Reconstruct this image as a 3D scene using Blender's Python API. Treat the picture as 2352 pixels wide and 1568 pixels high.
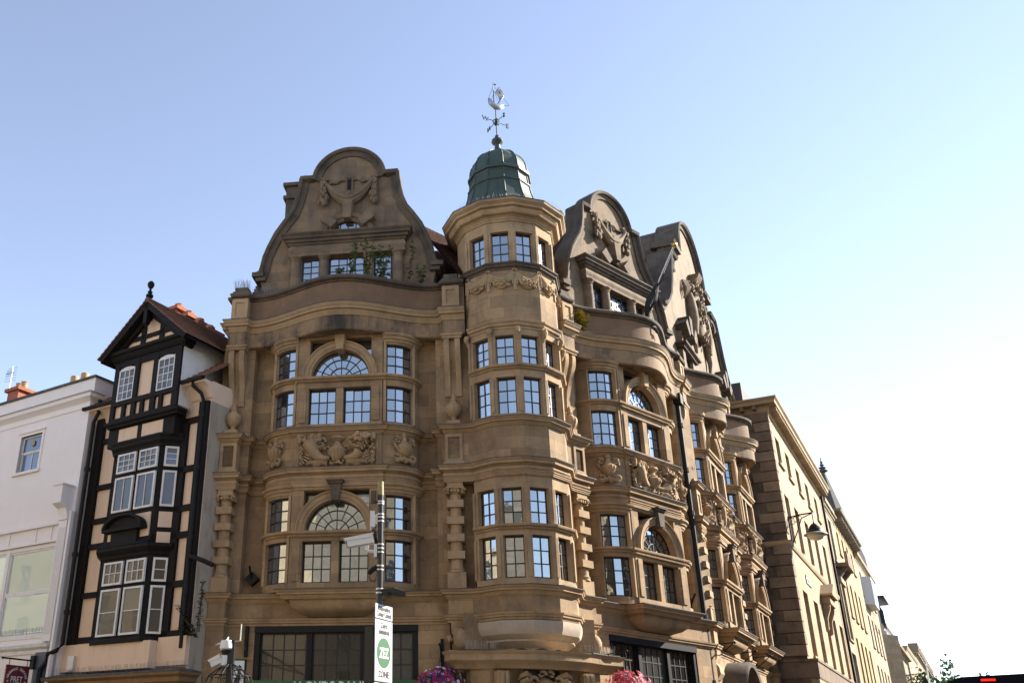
import bpy, bmesh, math, random
from mathutils import Vector, Matrix, Euler
from math import sin, cos, pi, radians, sqrt, atan2
random.seed(7)
for o in list(bpy.data.objects): bpy.data.objects.remove(o)
SC = bpy.context.scene
COL = SC.collection
# ------------------------------------------------------------------ camera
PW, PH, FPX, CX, CY = 2352.0, 1568.0, 2173.0, 877.0, 784.0
PITCH, ROLL = radians(24.27), radians(0.604)
cam = bpy.data.cameras.new('camera'); camo = bpy.data.objects.new('camera', cam); COL.objects.link(camo)
fw = Vector((0, cos(PITCH), sin(PITCH))); up = Vector((0, -sin(PITCH), cos(PITCH))); rt = Vector((1, 0, 0))
cr = rt*cos(ROLL)+up*sin(ROLL); cu = up*cos(ROLL)-rt*sin(ROLL)
camo.matrix_world = Matrix(((cr.x, cu.x, -fw.x, 0), (cr.y, cu.y, -fw.y, 0), (cr.z, cu.z, -fw.z, 1.6), (0, 0, 0, 1)))
cam.sensor_width = 36; cam.lens = 36*FPX/PW; cam.shift_x = (PW/2-CX)/PW; cam.shift_y = 0
cam.clip_end = 4000; cam.clip_start = .05
SC.camera = camo
# ------------------------------------------------------------------ light
SUN_AZ, SUN_EL = radians(72), radians(29)
w = bpy.data.worlds.new('World'); SC.world = w; w.use_nodes = True
nt = w.node_tree; bg = nt.nodes['Background']
sk = nt.nodes.new('ShaderNodeTexSky'); sk.sky_type = 'NISHITA'; sk.sun_disc = False
sk.sun_elevation = SUN_EL; sk.sun_rotation = SUN_AZ; sk.altitude = 60; sk.air_density = 0.85; sk.dust_density = 0.0; sk.ozone_density = 1.0
hs_ = nt.nodes.new('ShaderNodeHueSaturation'); hs_.inputs['Saturation'].default_value = .78; nt.links.new(sk.outputs[0], hs_.inputs['Color']); tn = nt.nodes.new('ShaderNodeMix'); tn.data_type = 'RGBA'; tn.blend_type = 'MULTIPLY'; tn.inputs[0].default_value = 1; tn.inputs[7].default_value = (1.005, .98, 1.0, 1); nt.links.new(hs_.outputs[0], tn.inputs[6]); nt.links.new(tn.outputs[2], bg.inputs[0]); bg.inputs[1].default_value = 0.11
sl = bpy.data.lights.new('sun', 'SUN'); sl.energy = 5.0; sl.angle = radians(.5); sl.color = (1, .92, .8)
so = bpy.data.objects.new('sun', sl); COL.objects.link(so)
sd = Vector((sin(SUN_AZ)*cos(SUN_EL), cos(SUN_AZ)*cos(SUN_EL), sin(SUN_EL)))
so.rotation_euler = sd.to_track_quat('Z', 'Y').to_euler(); so.location = (30, 10, 40)
vs = SC.view_settings; vs.view_transform = 'Standard'; vs.look = 'None'; vs.exposure = 1.62; vs.gamma = 1
SC.render.resolution_x = 1024; SC.render.resolution_y = 682
SC.render.engine = 'CYCLES'
# ------------------------------------------------------------------ helpers
def ray(px, py):
    return fw+cr*((px-CX)/FPX)-cu*((py-CY)/FPX)
def at_y(px, py, Y):
    d = ray(px, py); return Vector((0, 0, 1.6))+d*(Y/d.y)
class Frame:
    """facade frame: x along the facade to the right, o outwards to the street, z up"""
    def __init__(s, x, y, az):
        s.az = az; a = radians(az); s.u = Vector((sin(a), cos(a), 0)); s.n = Vector((cos(a), -sin(a), 0)); s.o = Vector((x, y, 0)); s.rz = radians(90-az)
    def pt(s, x, o=0, z=0): return s.o+s.u*x+s.n*o+Vector((0, 0, z))
    def sub(s, x, o=0, daz=0):
        p = s.pt(x, o); return Frame(p.x, p.y, s.az+daz)
    def hit(s, px, py, off=0):
        d = ray(px, py); b = s.o+s.n*off-Vector((0, 0, 1.6)); t = b.dot(s.n)/d.dot(s.n); p = Vector((0, 0, 1.6))+d*t
        return (p-s.o).dot(s.u), p.z
    def loc(s, p):
        q = Vector((p[0], p[1], 0))-s.o; return q.dot(s.u), q.dot(s.n)
WF = Frame(0, 0, 90)      # world frame: x = east, o = -y
def tag(o, label=None, cat=None, group=None, kind=None):
    if label: o['label'] = label
    if cat: o['category'] = cat
    if group: o['group'] = group
    if kind: o['kind'] = kind
    return o
def empty(name, loc):
    e = bpy.data.objects.new(name, None); e.empty_display_size = .2; e.location = loc; COL.objects.link(e); return e
def place(ob, parent, f, x, o, z, rz=0, sc=None):
    M = Matrix.Translation(f.pt(x, o, z)) @ Matrix.Rotation(f.rz+rz, 4, 'Z')
    if sc: M = M @ Matrix.Diagonal((sc[0], sc[1], sc[2], 1))
    if parent is not None:
        ob.parent = parent; ob.matrix_parent_inverse = PW_(parent).inverted()
    ob.matrix_basis = M
    WM[ob.name] = M
    return ob
WM = {}
def PW_(p):
    return WM[p.name] if p.name in WM else Matrix.Translation(p.location)
def inst(name, mesh, parent, f, x=0, o=0, z=0, rz=0, sc=None):
    ob = bpy.data.objects.new(name, mesh); COL.objects.link(ob)
    return place(ob, parent, f, x, o, z, rz, sc)
def lerp(a, b, t): return a+(b-a)*t
class MB:
    """mesh builder; points are (x along, o outwards, z)"""
    def __init__(s): s.v = []; s.f = []
    def add(s, vs, fs):
        n = len(s.v); s.v += [(p[0], -p[1], p[2]) for p in vs]; s.f += [tuple(i+n for i in f) for f in fs]
    def box(s, x0, x1, o0, o1, z0, z1):
        s.add([(x0, o0, z0), (x1, o0, z0), (x1, o1, z0), (x0, o1, z0), (x0, o0, z1), (x1, o0, z1), (x1, o1, z1), (x0, o1, z1)],
              [(0, 1, 2, 3), (4, 7, 6, 5), (0, 4, 5, 1), (1, 5, 6, 2), (2, 6, 7, 3), (3, 7, 4, 0)]); return s
    def prism(s, poly, o0, o1):      # poly in xz
        n = len(poly); s.add([(p[0], o0, p[1]) for p in poly]+[(p[0], o1, p[1]) for p in poly],
              [tuple(range(n)), tuple(range(2*n-1, n-1, -1))]+[(i, (i+1) % n, n+(i+1) % n, n+i) for i in range(n)]); return s
    def slab(s, poly, z0, z1):       # poly in xo
        n = len(poly); s.add([(p[0], p[1], z0) for p in poly]+[(p[0], p[1], z1) for p in poly],
              [tuple(range(n)), tuple(range(2*n-1, n-1, -1))]+[(i, (i+1) % n, n+(i+1) % n, n+i) for i in range(n)]); return s
    def prism_side(s, poly, x0, x1):  # poly in (o,z)
        n = len(poly); s.add([(x0, p[0], p[1]) for p in poly]+[(x1, p[0], p[1]) for p in poly],
              [tuple(range(n)), tuple(range(2*n-1, n-1, -1))]+[(i, (i+1) % n, n+(i+1) % n, n+i) for i in range(n)]); return s
    def _sweep(s, path, prof, conv, closed=False, side=1):
        """path 2d, prof [(d, h)] closed contour; d along the left normal*side"""
        n = len(path); m = len(prof); rings = []
        for i in range(n):
            p = Vector(path[i])
            a = Vector(path[i-1]) if (i > 0 or closed) else None
            b = Vector(path[(i+1) % n]) if (i < n-1 or closed) else None
            def nrm(q, r):
                t = (r-q); t = t.normalized() if t.length > 1e-9 else Vector((1, 0)); return Vector((-t.y, t.x))*side
            n1 = nrm(a, p) if a is not None else None; n2 = nrm(p, b) if b is not None else None
            if n1 is None: k = n2
            elif n2 is None: k = n1
            else:
                k = n1+n2; l = k.length_squared
                k = k*(2/l) if l > .25 else (n1 if l < 1e-6 else k*(2/l)*min(1, sqrt(l)*1.6))
            rings.append([conv(p+k*d, h) for d, h in prof])
        V = [q for r in rings for q in r]; Fc = []
        for i in range(n if closed else n-1):
            j = (i+1) % n
            for k in range(m): Fc.append((i*m+k, j*m+k, j*m+(k+1) % m, i*m+(k+1) % m))
        if not closed: Fc += [tuple(range(m)), tuple(range((n-1)*m, n*m))]
        s.add(V, Fc); return s
    def sweep(s, path, prof, closed=False, side=1):        # plan sweep: path (x,o), prof (outwards d, z)
        return s._sweep(path, prof, lambda p, h: (p.x, p.y, h), closed, side)
    def sweepv(s, path, prof, closed=False, side=1):       # facade sweep: path (x,z), prof (d in plane, o)
        return s._sweep(path, prof, lambda p, h: (p.x, h, p.y), closed, side)
    def lathe(s, cx, co, prof, n=16, a0=0, a1=2*pi, rot=0):
        full = abs(a1-a0-2*pi) < 1e-6; k = n if full else n+1; m = len(prof); V = []
        for i in range(k):
            a = a0+(a1-a0)*i/n+rot
            V += [(cx+r*cos(a), co+r*sin(a), z) for r, z in prof]
        Fc = []
        for i in range(n):
            j = (i+1) % k
            for q in range(m-1): Fc.append((i*m+q, j*m+q, j*m+q+1, i*m+q+1))
        if full:
            Fc += [tuple(i*m for i in range(k)), tuple(i*m+m-1 for i in range(k))]
        s.add(V, Fc); return s
    def tube(s, pts, r, n=6):
        R = r if hasattr(r, '__len__') else [r]*len(pts); P = [Vector(p) for p in pts]; V = []; 
        for i, p in enumerate(P):
            t = (P[min(i+1, len(P)-1)]-P[max(i-1, 0)]); t = t.normalized() if t.length > 1e-9 else Vector((0, 0, 1))
            a = Vector((0, 0, 1)) if abs(t.z) < .9 else Vector((1, 0, 0)); e1 = t.cross(a).normalized(); e2 = t.cross(e1)
            V += [tuple(p+(e1*cos(2*pi*k/n)+e2*sin(2*pi*k/n))*R[i]) for k in range(n)]
        Fc = [(i*n+k, i*n+(k+1) % n, (i+1)*n+(k+1) % n, (i+1)*n+k) for i in range(len(P)-1) for k in range(n)]
        Fc += [tuple(range(n)), tuple(range((len(P)-1)*n, len(P)*n))]
        s.add(V, Fc); return s
    def ball(s, c, r, n=8, m=6, sq=(1, 1, 1)):
        pr = [(cos(-pi/2+pi*i/m), sin(-pi/2+pi*i/m)) for i in range(m+1)]; V = []; Fc = []
        for i in range(n):
            a = 2*pi*i/n; V += [(c[0]+r*sq[0]*q*cos(a), c[1]+r*sq[1]*q*sin(a), c[2]+r*sq[2]*h) for q, h in pr]
        k = m+1
        for i in range(n):
            j = (i+1) % n; Fc += [(i*k+q, j*k+q, j*k+q+1, i*k+q+1) for q in range(m)]
        s.add(V, Fc); return s
    def quad(s, a, b, c, d): s.add([a, b, c, d], [(0, 1, 2, 3)]); return s
    def mesh(s, name, mat, smooth=32, normals=True):
        me = bpy.data.meshes.new(name); me.from_pydata(s.v, [], s.f)
        if normals:
            bm = bmesh.new(); bm.from_mesh(me); bmesh.ops.remove_doubles(bm, verts=bm.verts, dist=1e-5); bmesh.ops.recalc_face_normals(bm, faces=bm.faces); bm.to_mesh(me); bm.free()
        if smooth:
            me.shade_smooth(); me.set_sharp_from_angle(angle=radians(smooth))
        me.materials.append(mat); return me
    def build(s, name, mat, parent=None, f=None, x=0, o=0, z=0, rz=0, smooth=32, normals=True, sc=None):
        return inst(name, s.mesh(name, mat, smooth, normals), parent, f or WF, x, o, z, rz, sc)
def arc(cx, cz, r, a0, a1, n, ry=None):
    ry = ry or r
    return [(cx+r*cos(radians(lerp(a0, a1, i/n))), cz+ry*sin(radians(lerp(a0, a1, i/n)))) for i in range(n+1)]
def text_mesh(name, body, size, mat, depth=.01, align='CENTER', xs=1.0, bold=0.0):
    c = bpy.data.curves.new(name, 'FONT'); c.body = body; c.size = size; c.align_x = align; c.extrude = depth; c.resolution_u = 3; c.offset = bold
    t = bpy.data.objects.new(name, c); COL.objects.link(t); dg = bpy.context.evaluated_depsgraph_get()
    me = bpy.data.meshes.new_from_object(t.evaluated_get(dg)); bpy.data.objects.remove(t); bpy.data.curves.remove(c)
    me.transform(Matrix.Diagonal((xs, 1, 1, 1)) ); me.transform(Matrix.Rotation(pi/2, 4, 'X')); me.materials.clear(); me.materials.append(mat); me.name = name
    return me
# ------------------------------------------------------------------ materials
def mat_new(name):
    m = bpy.data.materials.new(name); m.use_nodes = True; n = m.node_tree; return m, n, n.nodes['Principled BSDF']
def nd(n, t, **k):
    q = n.nodes.new(t)
    for a, b in k.items(): setattr(q, a, b)
    return q
def mixc(n, fac, a, b, mode='MIX'):
    q = nd(n, 'ShaderNodeMix', data_type='RGBA', blend_type=mode)
    for s, v in ((0, fac), (6, a), (7, b)):
        if isinstance(v, (int, float)): q.inputs[s].default_value = v
        elif isinstance(v, (tuple, list)): q.inputs[s].default_value = (*v[:3], 1)
        else: n.links.new(v, q.inputs[s])
    return q.outputs[2]
def noise(n, vec, scale, detail=4, rough=.6):
    q = nd(n, 'ShaderNodeTexNoise'); q.inputs['Scale'].default_value = scale; q.inputs['Detail'].default_value = detail; q.inputs['Roughness'].default_value = rough
    n.links.new(vec, q.inputs['Vector']); return q.outputs[0]
def ramp(n, v, *st):
    q = nd(n, 'ShaderNodeValToRGB'); e = q.color_ramp.elements
    while len(e) < len(st): e.new(.5)
    for i, (p, c) in enumerate(st):
        e[i].position = p; e[i].color = (c, c, c, 1) if not hasattr(c, '__len__') else (*c, 1)
    n.links.new(v, q.inputs[0]); return q.outputs[0]
def mapping(n, vec, scale=(1, 1, 1), rot=(0, 0, 0)):
    q = nd(n, 'ShaderNodeMapping'); q.inputs['Scale'].default_value = scale; q.inputs['Rotation'].default_value = rot; n.links.new(vec, q.inputs[0]); return q.outputs[0]
def stone(name, c1, c2, stain=(.085, .062, .044), s_amt=.35, rot=None, blk=(.75, .34), bump=.25, rough=.9, streak=.5, blkamt=.25):
    m, n, b = mat_new(name); g = nd(n, 'ShaderNodeNewGeometry').outputs['Position']
    big = noise(n, g, .8, 6, .68); fine = noise(n, g, 9, 5, .7)
    col = mixc(n, ramp(n, big, (.38, 0), (.62, 1)), c1, c2)
    col = mixc(n, .4, col, ramp(n, fine, (.3, tuple(x*.62 for x in c1)), (.7, tuple(min(1, x*1.25) for x in c2))))
    if rot is not None:
        br = nd(n, 'ShaderNodeTexBrick'); v1 = mapping(n, g, rot=(0, 0, -rot)); sx = nd(n, 'ShaderNodeSeparateXYZ'); n.links.new(v1, sx.inputs[0])
        cb = nd(n, 'ShaderNodeCombineXYZ'); n.links.new(sx.outputs[0], cb.inputs[0]); n.links.new(sx.outputs[2], cb.inputs[1]); n.links.new(cb.outputs[0], br.inputs['Vector'])
        br.inputs['Scale'].default_value = 1; br.inputs['Brick Width'].default_value = blk[0]; br.inputs['Row Height'].default_value = blk[1]; br.inputs['Mortar Size'].default_value = .009
        br.inputs['Color1'].default_value = (.5, .5, .53, 1); br.inputs['Color2'].default_value = (1.25, 1.22, 1.16, 1); br.inputs['Mortar'].default_value = (.42, .4, .37, 1)
        br.inputs['Bias'].default_value = -.2
        col = mixc(n, blkamt, col, mixc(n, 1.0, col, br.outputs[0], 'MULTIPLY'))
    st = noise(n, mapping(n, g, (2.6, 2.6, .35)), 1.1, 6, .68); st2 = noise(n, g, 1.7, 6, .7)
    f1 = nd(n, 'ShaderNodeMath', operation='MULTIPLY'); n.links.new(ramp(n, st, (.47, 0), (.66, 1)), f1.inputs[0]); f1.inputs[1].default_value = streak*s_amt
    f2 = nd(n, 'ShaderNodeMath', operation='MULTIPLY'); n.links.new(ramp(n, st2, (.48, 0), (.68, 1)), f2.inputs[0]); f2.inputs[1].default_value = s_amt
    col = mixc(n, f1.outputs[0], col, stain); col = mixc(n, f2.outputs[0], col, stain)
    n.links.new(col, b.inputs['Base Color']); b.inputs['Roughness'].default_value = rough
    bp = nd(n, 'ShaderNodeBump'); bp.inputs['Strength'].default_value = bump; bp.inputs['Distance'].default_value = .02
    n.links.new(mixc(n, .5, fine, noise(n, g, 38, 3, .7)), bp.inputs['Height']); n.links.new(bp.outputs[0], b.inputs['Normal'])
    return m
def paint(name, c, rough=.5, var=.12, bump=.08, scale=6, metal=0, dirt=None, dirt_amt=0, spec=.5):
    m, n, b = mat_new(name); g = nd(n, 'ShaderNodeNewGeometry').outputs['Position']
    v = noise(n, g, scale, 5, .65); col = mixc(n, v, tuple(x*(1-var) for x in c), tuple(min(1, x*(1+var)) for x in c))
    if dirt:
        f = nd(n, 'ShaderNodeMath', operation='MULTIPLY'); n.links.new(ramp(n, noise(n, mapping(n, g, (2, 2, .5)), 2.2, 6, .7), (.48, 0), (.75, 1)), f.inputs[0]); f.inputs[1].default_value = dirt_amt
        col = mixc(n, f.outputs[0], col, dirt)
    n.links.new(col, b.inputs['Base Color']); b.inputs['Roughness'].default_value = rough; b.inputs['Metallic'].default_value = metal; b.inputs['Specular IOR Level'].default_value = spec
    if bump:
        bp = nd(n, 'ShaderNodeBump'); bp.inputs['Strength'].default_value = bump; bp.inputs['Distance'].default_value = .01
        n.links.new(noise(n, g, scale*5, 4, .7), bp.inputs['Height']); n.links.new(bp.outputs[0], b.inputs['Normal'])
    return m
def glass(name, c=(.02, .022, .025), refl=.45, wob=.05, tint=(1, 1, 1), fk=1.0):
    m, n, b = mat_new(name); g = nd(n, 'ShaderNodeNewGeometry').outputs['Position']
    oi = nd(n, 'ShaderNodeObjectInfo'); n.links.new(ramp(n, oi.outputs['Random'], (.0, c), (.55, tuple(v*1.6+.004 for v in c)), (.8, tuple(v*3+.02 for v in c)), (1, tuple(v*2+.05 for v in c))), b.inputs['Base Color']); b.inputs['Roughness'].default_value = .15
    gl = nd(n, 'ShaderNodeBsdfGlossy'); gl.inputs['Roughness'].default_value = .015; gl.inputs['Color'].default_value = (*tint, 1)
    bp = nd(n, 'ShaderNodeBump'); bp.inputs['Strength'].default_value = wob; bp.inputs['Distance'].default_value = .05
    n.links.new(noise(n, g, 2.3, 2, .5), bp.inputs['Height']); n.links.new(bp.outputs[0], gl.inputs['Normal'])
    mx = nd(n, 'ShaderNodeMixShader'); lw = nd(n, 'ShaderNodeFresnel'); lw.inputs[0].default_value = 1.5
    ad = nd(n, 'ShaderNodeMath', operation='ADD', use_clamp=True); fm = nd(n, 'ShaderNodeMath', operation='MULTIPLY'); n.links.new(lw.outputs[0], fm.inputs[0]); fm.inputs[1].default_value = fk; n.links.new(fm.outputs[0], ad.inputs[0]); ad.inputs[1].default_value = refl
    n.links.new(ad.outputs[0], mx.inputs[0]); n.links.new(b.outputs[0], mx.inputs[1]); n.links.new(gl.outputs[0], mx.inputs[2])
    n.links.new(mx.outputs[0], n.nodes['Material Output'].inputs[0]); return m
def plain(name, c, rough=.6, metal=0, emit=None, es=1):
    m, n, b = mat_new(name); b.inputs['Base Color'].default_value = (*c, 1); b.inputs['Roughness'].default_value = rough; b.inputs['Metallic'].default_value = metal
    if emit: b.inputs['Emission Color'].default_value = (*emit, 1); b.inputs['Emission Strength'].default_value = es
    return m
ROT_L, ROT_T, ROT_B, ROT_R = radians(-9.1), radians(15.7), radians(40.5), radians(59.3)
S1, S2 = (.43, .295, .16), (.33, .217, .116)
M = {}
M['stoneL'] = stone('honey_stone_left', S1, S2, rot=ROT_L, s_amt=.5, blkamt=.55); M['stoneB'] = stone('honey_stone_cant', S1, S2, rot=ROT_B, s_amt=.5, blkamt=.55); M['stoneR'] = stone('honey_stone_right', S1, S2, rot=ROT_R, s_amt=.5, blkamt=.55)
M['trim'] = stone('carved_stone', (.44, .305, .17), (.33, .22, .12), s_amt=.45, bump=.4)
M['cop'] = stone('weathered_coping', (.15, .11, .075), (.075, .058, .043), stain=(.024, .021, .019), s_amt=.8, bump=.5)
M['gable'] = stone('gable_stone', (.27, .19, .118), (.19, .132, .083), stain=(.06, .048, .04), s_amt=.6, rot=ROT_L, blk=(.6, .3), bump=.45, blkamt=.4)
M['gableR'] = stone('gable_stone_right', (.26, .187, .113), (.19, .135, .083), stain=(.05, .042, .035), s_amt=.65, rot=ROT_R, blk=(.6, .3), bump=.45, blkamt=.4)
M['pale'] = stone('cleaned_pale_stone', (.46, .38, .30), (.40, .32, .24), s_amt=.12, bump=.12)
M['lead'] = paint('lead_flashing', (.055, .056, .06), .8, .3, .3, 5, dirt=(.3, .3, .3), dirt_amt=.3)
M['bar'] = paint('black_glazing_bar', (.012, .012, .013), .45, .2, 0)
M['glass'] = glass('window_glass', refl=.33, tint=(.9, .97, 1.0))
M['glassd'] = glass('dark_window_glass', (.006, .006, .006), refl=.0, fk=.45)
M['copper'] = paint('green_copper', (.036, .062, .046), .6, .5, .25, 1.6, metal=.0, dirt=(.014, .02, .018), dirt_amt=.7)
M['copperd'] = paint('dark_copper', (.03, .045, .042), .5, .4, .2, 3)
M['tile'] = paint('brown_roof_tile', (.06, .03, .022), .95, .55, .4, 4, spec=.1, dirt=(.03, .025, .02), dirt_amt=.6)
M['black'] = paint('black_paint', (.012, .012, .014), .5, .25, .1, spec=.2)
M['iron'] = paint('black_iron', (.012, .012, .013), .6, .3, .15, spec=.2)
M['parapet'] = stone('parapet_stone', (.245, .15, .085), (.19, .112, .063), s_amt=.5, rot=ROT_L, bump=.3)
M['frieze'] = stone('stained_frieze', (.30, .20, .11), (.24, .158, .087), stain=(.035, .03, .028), s_amt=.75, streak=.8, bump=.25)

def add_stain(m, p, r, c):
    n = m.node_tree; b = n.nodes['Principled BSDF']; src = b.inputs['Base Color'].links[0].from_socket; g = nd(n, 'ShaderNodeNewGeometry').outputs['Position']
    vd = nd(n, 'ShaderNodeVectorMath', operation='DISTANCE'); n.links.new(mapping(n, g, (1, 1, .55)), vd.inputs[0]); vd.inputs[1].default_value = (p[0], p[1], p[2]*.55)
    ns = noise(n, mapping(n, g, (3, 3, .5)), 1.3, 6, .7); sb = nd(n, 'ShaderNodeMath', operation='MULTIPLY_ADD'); n.links.new(ns, sb.inputs[0]); sb.inputs[1].default_value = 1.5*r; n.links.new(vd.outputs['Value'], sb.inputs[2])
    n.links.new(mixc(n, ramp(n, sb.outputs[0], (.95*r, 0.9), (min(1, 1.75*r), 0)), src, c), b.inputs['Base Color'])
M['pot'] = paint('clay_pot', (.42, .27, .14), .8, .2, .2, 5)
# ------------------------------------------------------------------ frames of the bank
p0 = at_y(1021.8, 1349.4, 24.0)
FL0 = Frame(p0.x, p0.y, 99.1)
FL = FL0.sub(-2.83)                                   # left bay, x = 0 on its centre line
TCp = FL0.pt(1.89, -1.10); FT = Frame(TCp.x, TCp.y, 74.3)   # corner turret, origin on its axis
q = FT.loc(FL.o); bp_ = FT.pt(-q[0], q[1]); FB = Frame(bp_.x, bp_.y, 49.5)   # canted bay, the mirror image of the left bay
R0p = (5.8329, 24.8607); FR_ = Frame(R0p[0], R0p[1], 30.7); FR = FR_.sub(0, 1.5)
P2, P3, P4 = 6.3, 11.45, 16.6
C2, C3 = (P2+P3)/2, (P3+P4)/2
bank = tag(empty('bank_building', TCp), 'ornate honey stone corner bank with curved gables and green domed turret', 'building')
# ------------------------------------------------------------------ ground
g = MB(); g.quad((-1500, 1500, 0), (1500, 1500, 0), (1500, -1500, 0), (-1500, -1500, 0))
M['ground'] = stone('worn_asphalt', (.10, .097, .09), (.075, .073, .07), s_amt=.2)
tag(g.build('ground', M['ground'], smooth=0), 'worn grey road surface of the crossroads', None, None, 'structure')
# ------------------------------------------------------------------ plan paths
def curve_pts(xc, a, s, wall, top=-.05, n=10, t0=90, t1=0):
    b = top-wall
    return [(xc+s*a*sin(radians(lerp(t0, t1, i/n))), wall+b*cos(radians(lerp(t0, t1, i/n)))) for i in range(n+1)]
HC = 1.2
def bay_half(a, wall, xpil, s):
    """from the pilaster towards the flat centre, on side s"""
    return [(s*xpil, wall)]+curve_pts(s*HC, a, s, wall)+[(s*HC, 0)]
def to(f, pts): return [tuple(f.pt(x, o)[:2]) for x, o in pts]
TV = [(1.38/cos(radians(15)))*Vector((sin(radians(-75+30*k)), cos(radians(-75+30*k)))) for k in range(6)]
TV = [(v.x, v.y) for v in TV]
def tvs(ap): k = ap/1.38; return [(x*k, o*k) for x, o in TV]
def pier_l(xp, fr=-.2, pl=-.55, wall=-.9, hp=.23, hq=.47):
    return [(xp-hq, wall), (xp-hq, pl), (xp-hp, pl), (xp-hp, fr), (xp+hp, fr), (xp+hp, pl), (xp+hq, pl), (xp+hq, wall)]
def plan_A(wall=-.9):
    L = pier_l(-3.12, wall=wall)+bay_half(.9, wall, 2.3, -1)+list(reversed(bay_half(.9, wall, 2.3, 1)))+[(2.65, wall), (2.65, -.55), (2.89, -.55), (2.89, -.2), (3.42, -.2)]
    B = [(-x, o) for x, o in reversed(L)]
    B = B[:-8]+[(2.5, -.75)]
    Rr = [(P2-.4, -.6), (P2-.23, -.55)]+pier_l(P2)[3:]
    for c, pn in ((C2, P3), (C3, P4)):
        h = bay_half(.5, wall, 1.95, 1)
        Rr += [(c-x, o) for x, o in h]+[(c+x, o) for x, o in reversed(h)]+pier_l(pn)
    return to(FL, L)+to(FT, TV)+to(FB, B)+to(FR, Rr[:-2])
def plan_B(wall=-.45, bow=.12):
    ct = [(-1.27, wall), (-1.27, bow), (1.27, bow), (1.27, wall)] if bow is not None else []
    L = [(-3.5, -.9), (-3.5, wall), (-3.35, wall), (-3.35, -.2), (-2.89, -.2), (-2.89, wall)]+ct+[(2.89, wall), (2.89, -.2), (3.42, -.2)]
    B = [(-x, o) for x, o in reversed(L)][:-5]
    Rr = [(P2-.4, wall), (P2-.23, wall), (P2-.23, -.2), (P2+.23, -.2), (P2+.23, wall)]
    for c, pn in ((C2, P3), (C3, P4)):
        Rr += [(c+x, o) for x, o in ct]+[(pn-.23, wall), (pn-.23, -.2), (pn+.23, -.2), (pn+.23, wall)]
    return to(FL, L)+to(FT, TV)+to(FB, B)+to(FR, Rr)
def bow_o(x, hw, base=-.38, amp=.95): 
    return base+amp*cos(pi*min(1, abs(x)/hw)/2)**2
def plan_S(d=0):
    """serpentine line of the main cornice and the parapet"""
    def bowp(hw, c=0, x1=2.8, n=22): return [(c+lerp(-x1, x1, i/n), bow_o(lerp(-x1, x1, i/n), hw)) for i in range(n+1)]
    L = [(-3.5, -.9), (-3.5, -.45), (-3.35, -.45), (-3.35, -.2), (-2.89, -.2)]+bowp(2.7)+[(2.89, -.2), (3.5, -.2)]
    B = [(-3.5, -.2), (-2.89, -.2)]+bowp(2.7)
    Rr = [(P2-.25, -.38), (P2-.23, -.2), (P2+.23, -.2)]
    for c, pn in ((C2, P3), (C3, P4)): Rr += bowp(2.05, c, 2.25, 16)+[(pn-.23, -.2), (pn+.23, -.2)]
    return to(FL, L), to(FB, B)+to(FR, Rr+[(P4+.25, -.9)])
def wpath(p): return [(x, -y) for x, y in p]           # world points into the world frame (x, o)
def run(name, path, prof, mat, smooth=22, side=1):
    m = MB(); m.sweep(wpath(path), prof, side=side); return m.build(name, mat, bank, smooth=smooth)
# ------------------------------------------------------------------ cornices that run round the whole building
PA, PB_, PB0 = plan_A(), plan_B(), plan_B(bow=None)
def prof_corn(z0, z1, d, thick=.25):
    h = z1-z0
    return [(-thick, z0), (.02, z0), (.035, z0+.12*h), (.07, z0+.3*h), (.075, z0+.42*h), (.7*d, z0+.46*h), (.72*d, z0+.66*h), (.82*d, z0+.7*h), (d, z0+.9*h), (d, z1), (-thick, z1+.03)]
run('cornice', PA, prof_corn(9.82, 10.02, .2), M['trim'])
run('lead_flashing', PA, [(-.1, 10.06), (-.1, 10.03), (.212, 10.005), (.212, 10.024)], M['lead'])
run('entablature', PA, [(-.25, 8.46), (.05, 8.46), (.05, 8.5), (.065, 8.5), (.065, 8.55), (.085, 8.55), (.085, 8.575), (.03, 8.575)]+[(.03+.05*sin(pi*t/5), 8.58+.15*t/5) for t in range(6)]+[(.05, 8.735), (.08, 8.76), (.15, 8.77), (.155, 8.83), (.17, 8.84), (.2, 8.88), (.2, 8.905), (-.25, 8.95)], M['trim'])
run('lead_flashing', PA, [(-.1, 8.955), (-.1, 8.925), (.212, 8.892), (.212, 8.911)], M['lead'])
run('frieze_wall', PA, [(-.3, 8.9), (0, 8.9), (0, 9.84), (-.3, 9.84)], M['stoneL'])
run('cornice', PB_, prof_corn(5.48, 5.70, .2), M['trim'])
run('lead_flashing', PB_, [(-.3, 5.74), (-.3, 5.71), (.212, 5.685), (.212, 5.705)], M['lead'])
run('string_course', PB0, [(-.2, 4.9), (.02, 4.9), (.03, 4.95), (.07, 4.97), (.075, 5.01), (.1, 5.03), (.11, 5.07), (-.2, 5.09)], M['trim'])
run('entablature_wall', PB0, [(-.3, 5.05), (0, 5.05), (0, 5.5), (-.3, 5.5)], M['stoneL'])
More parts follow.
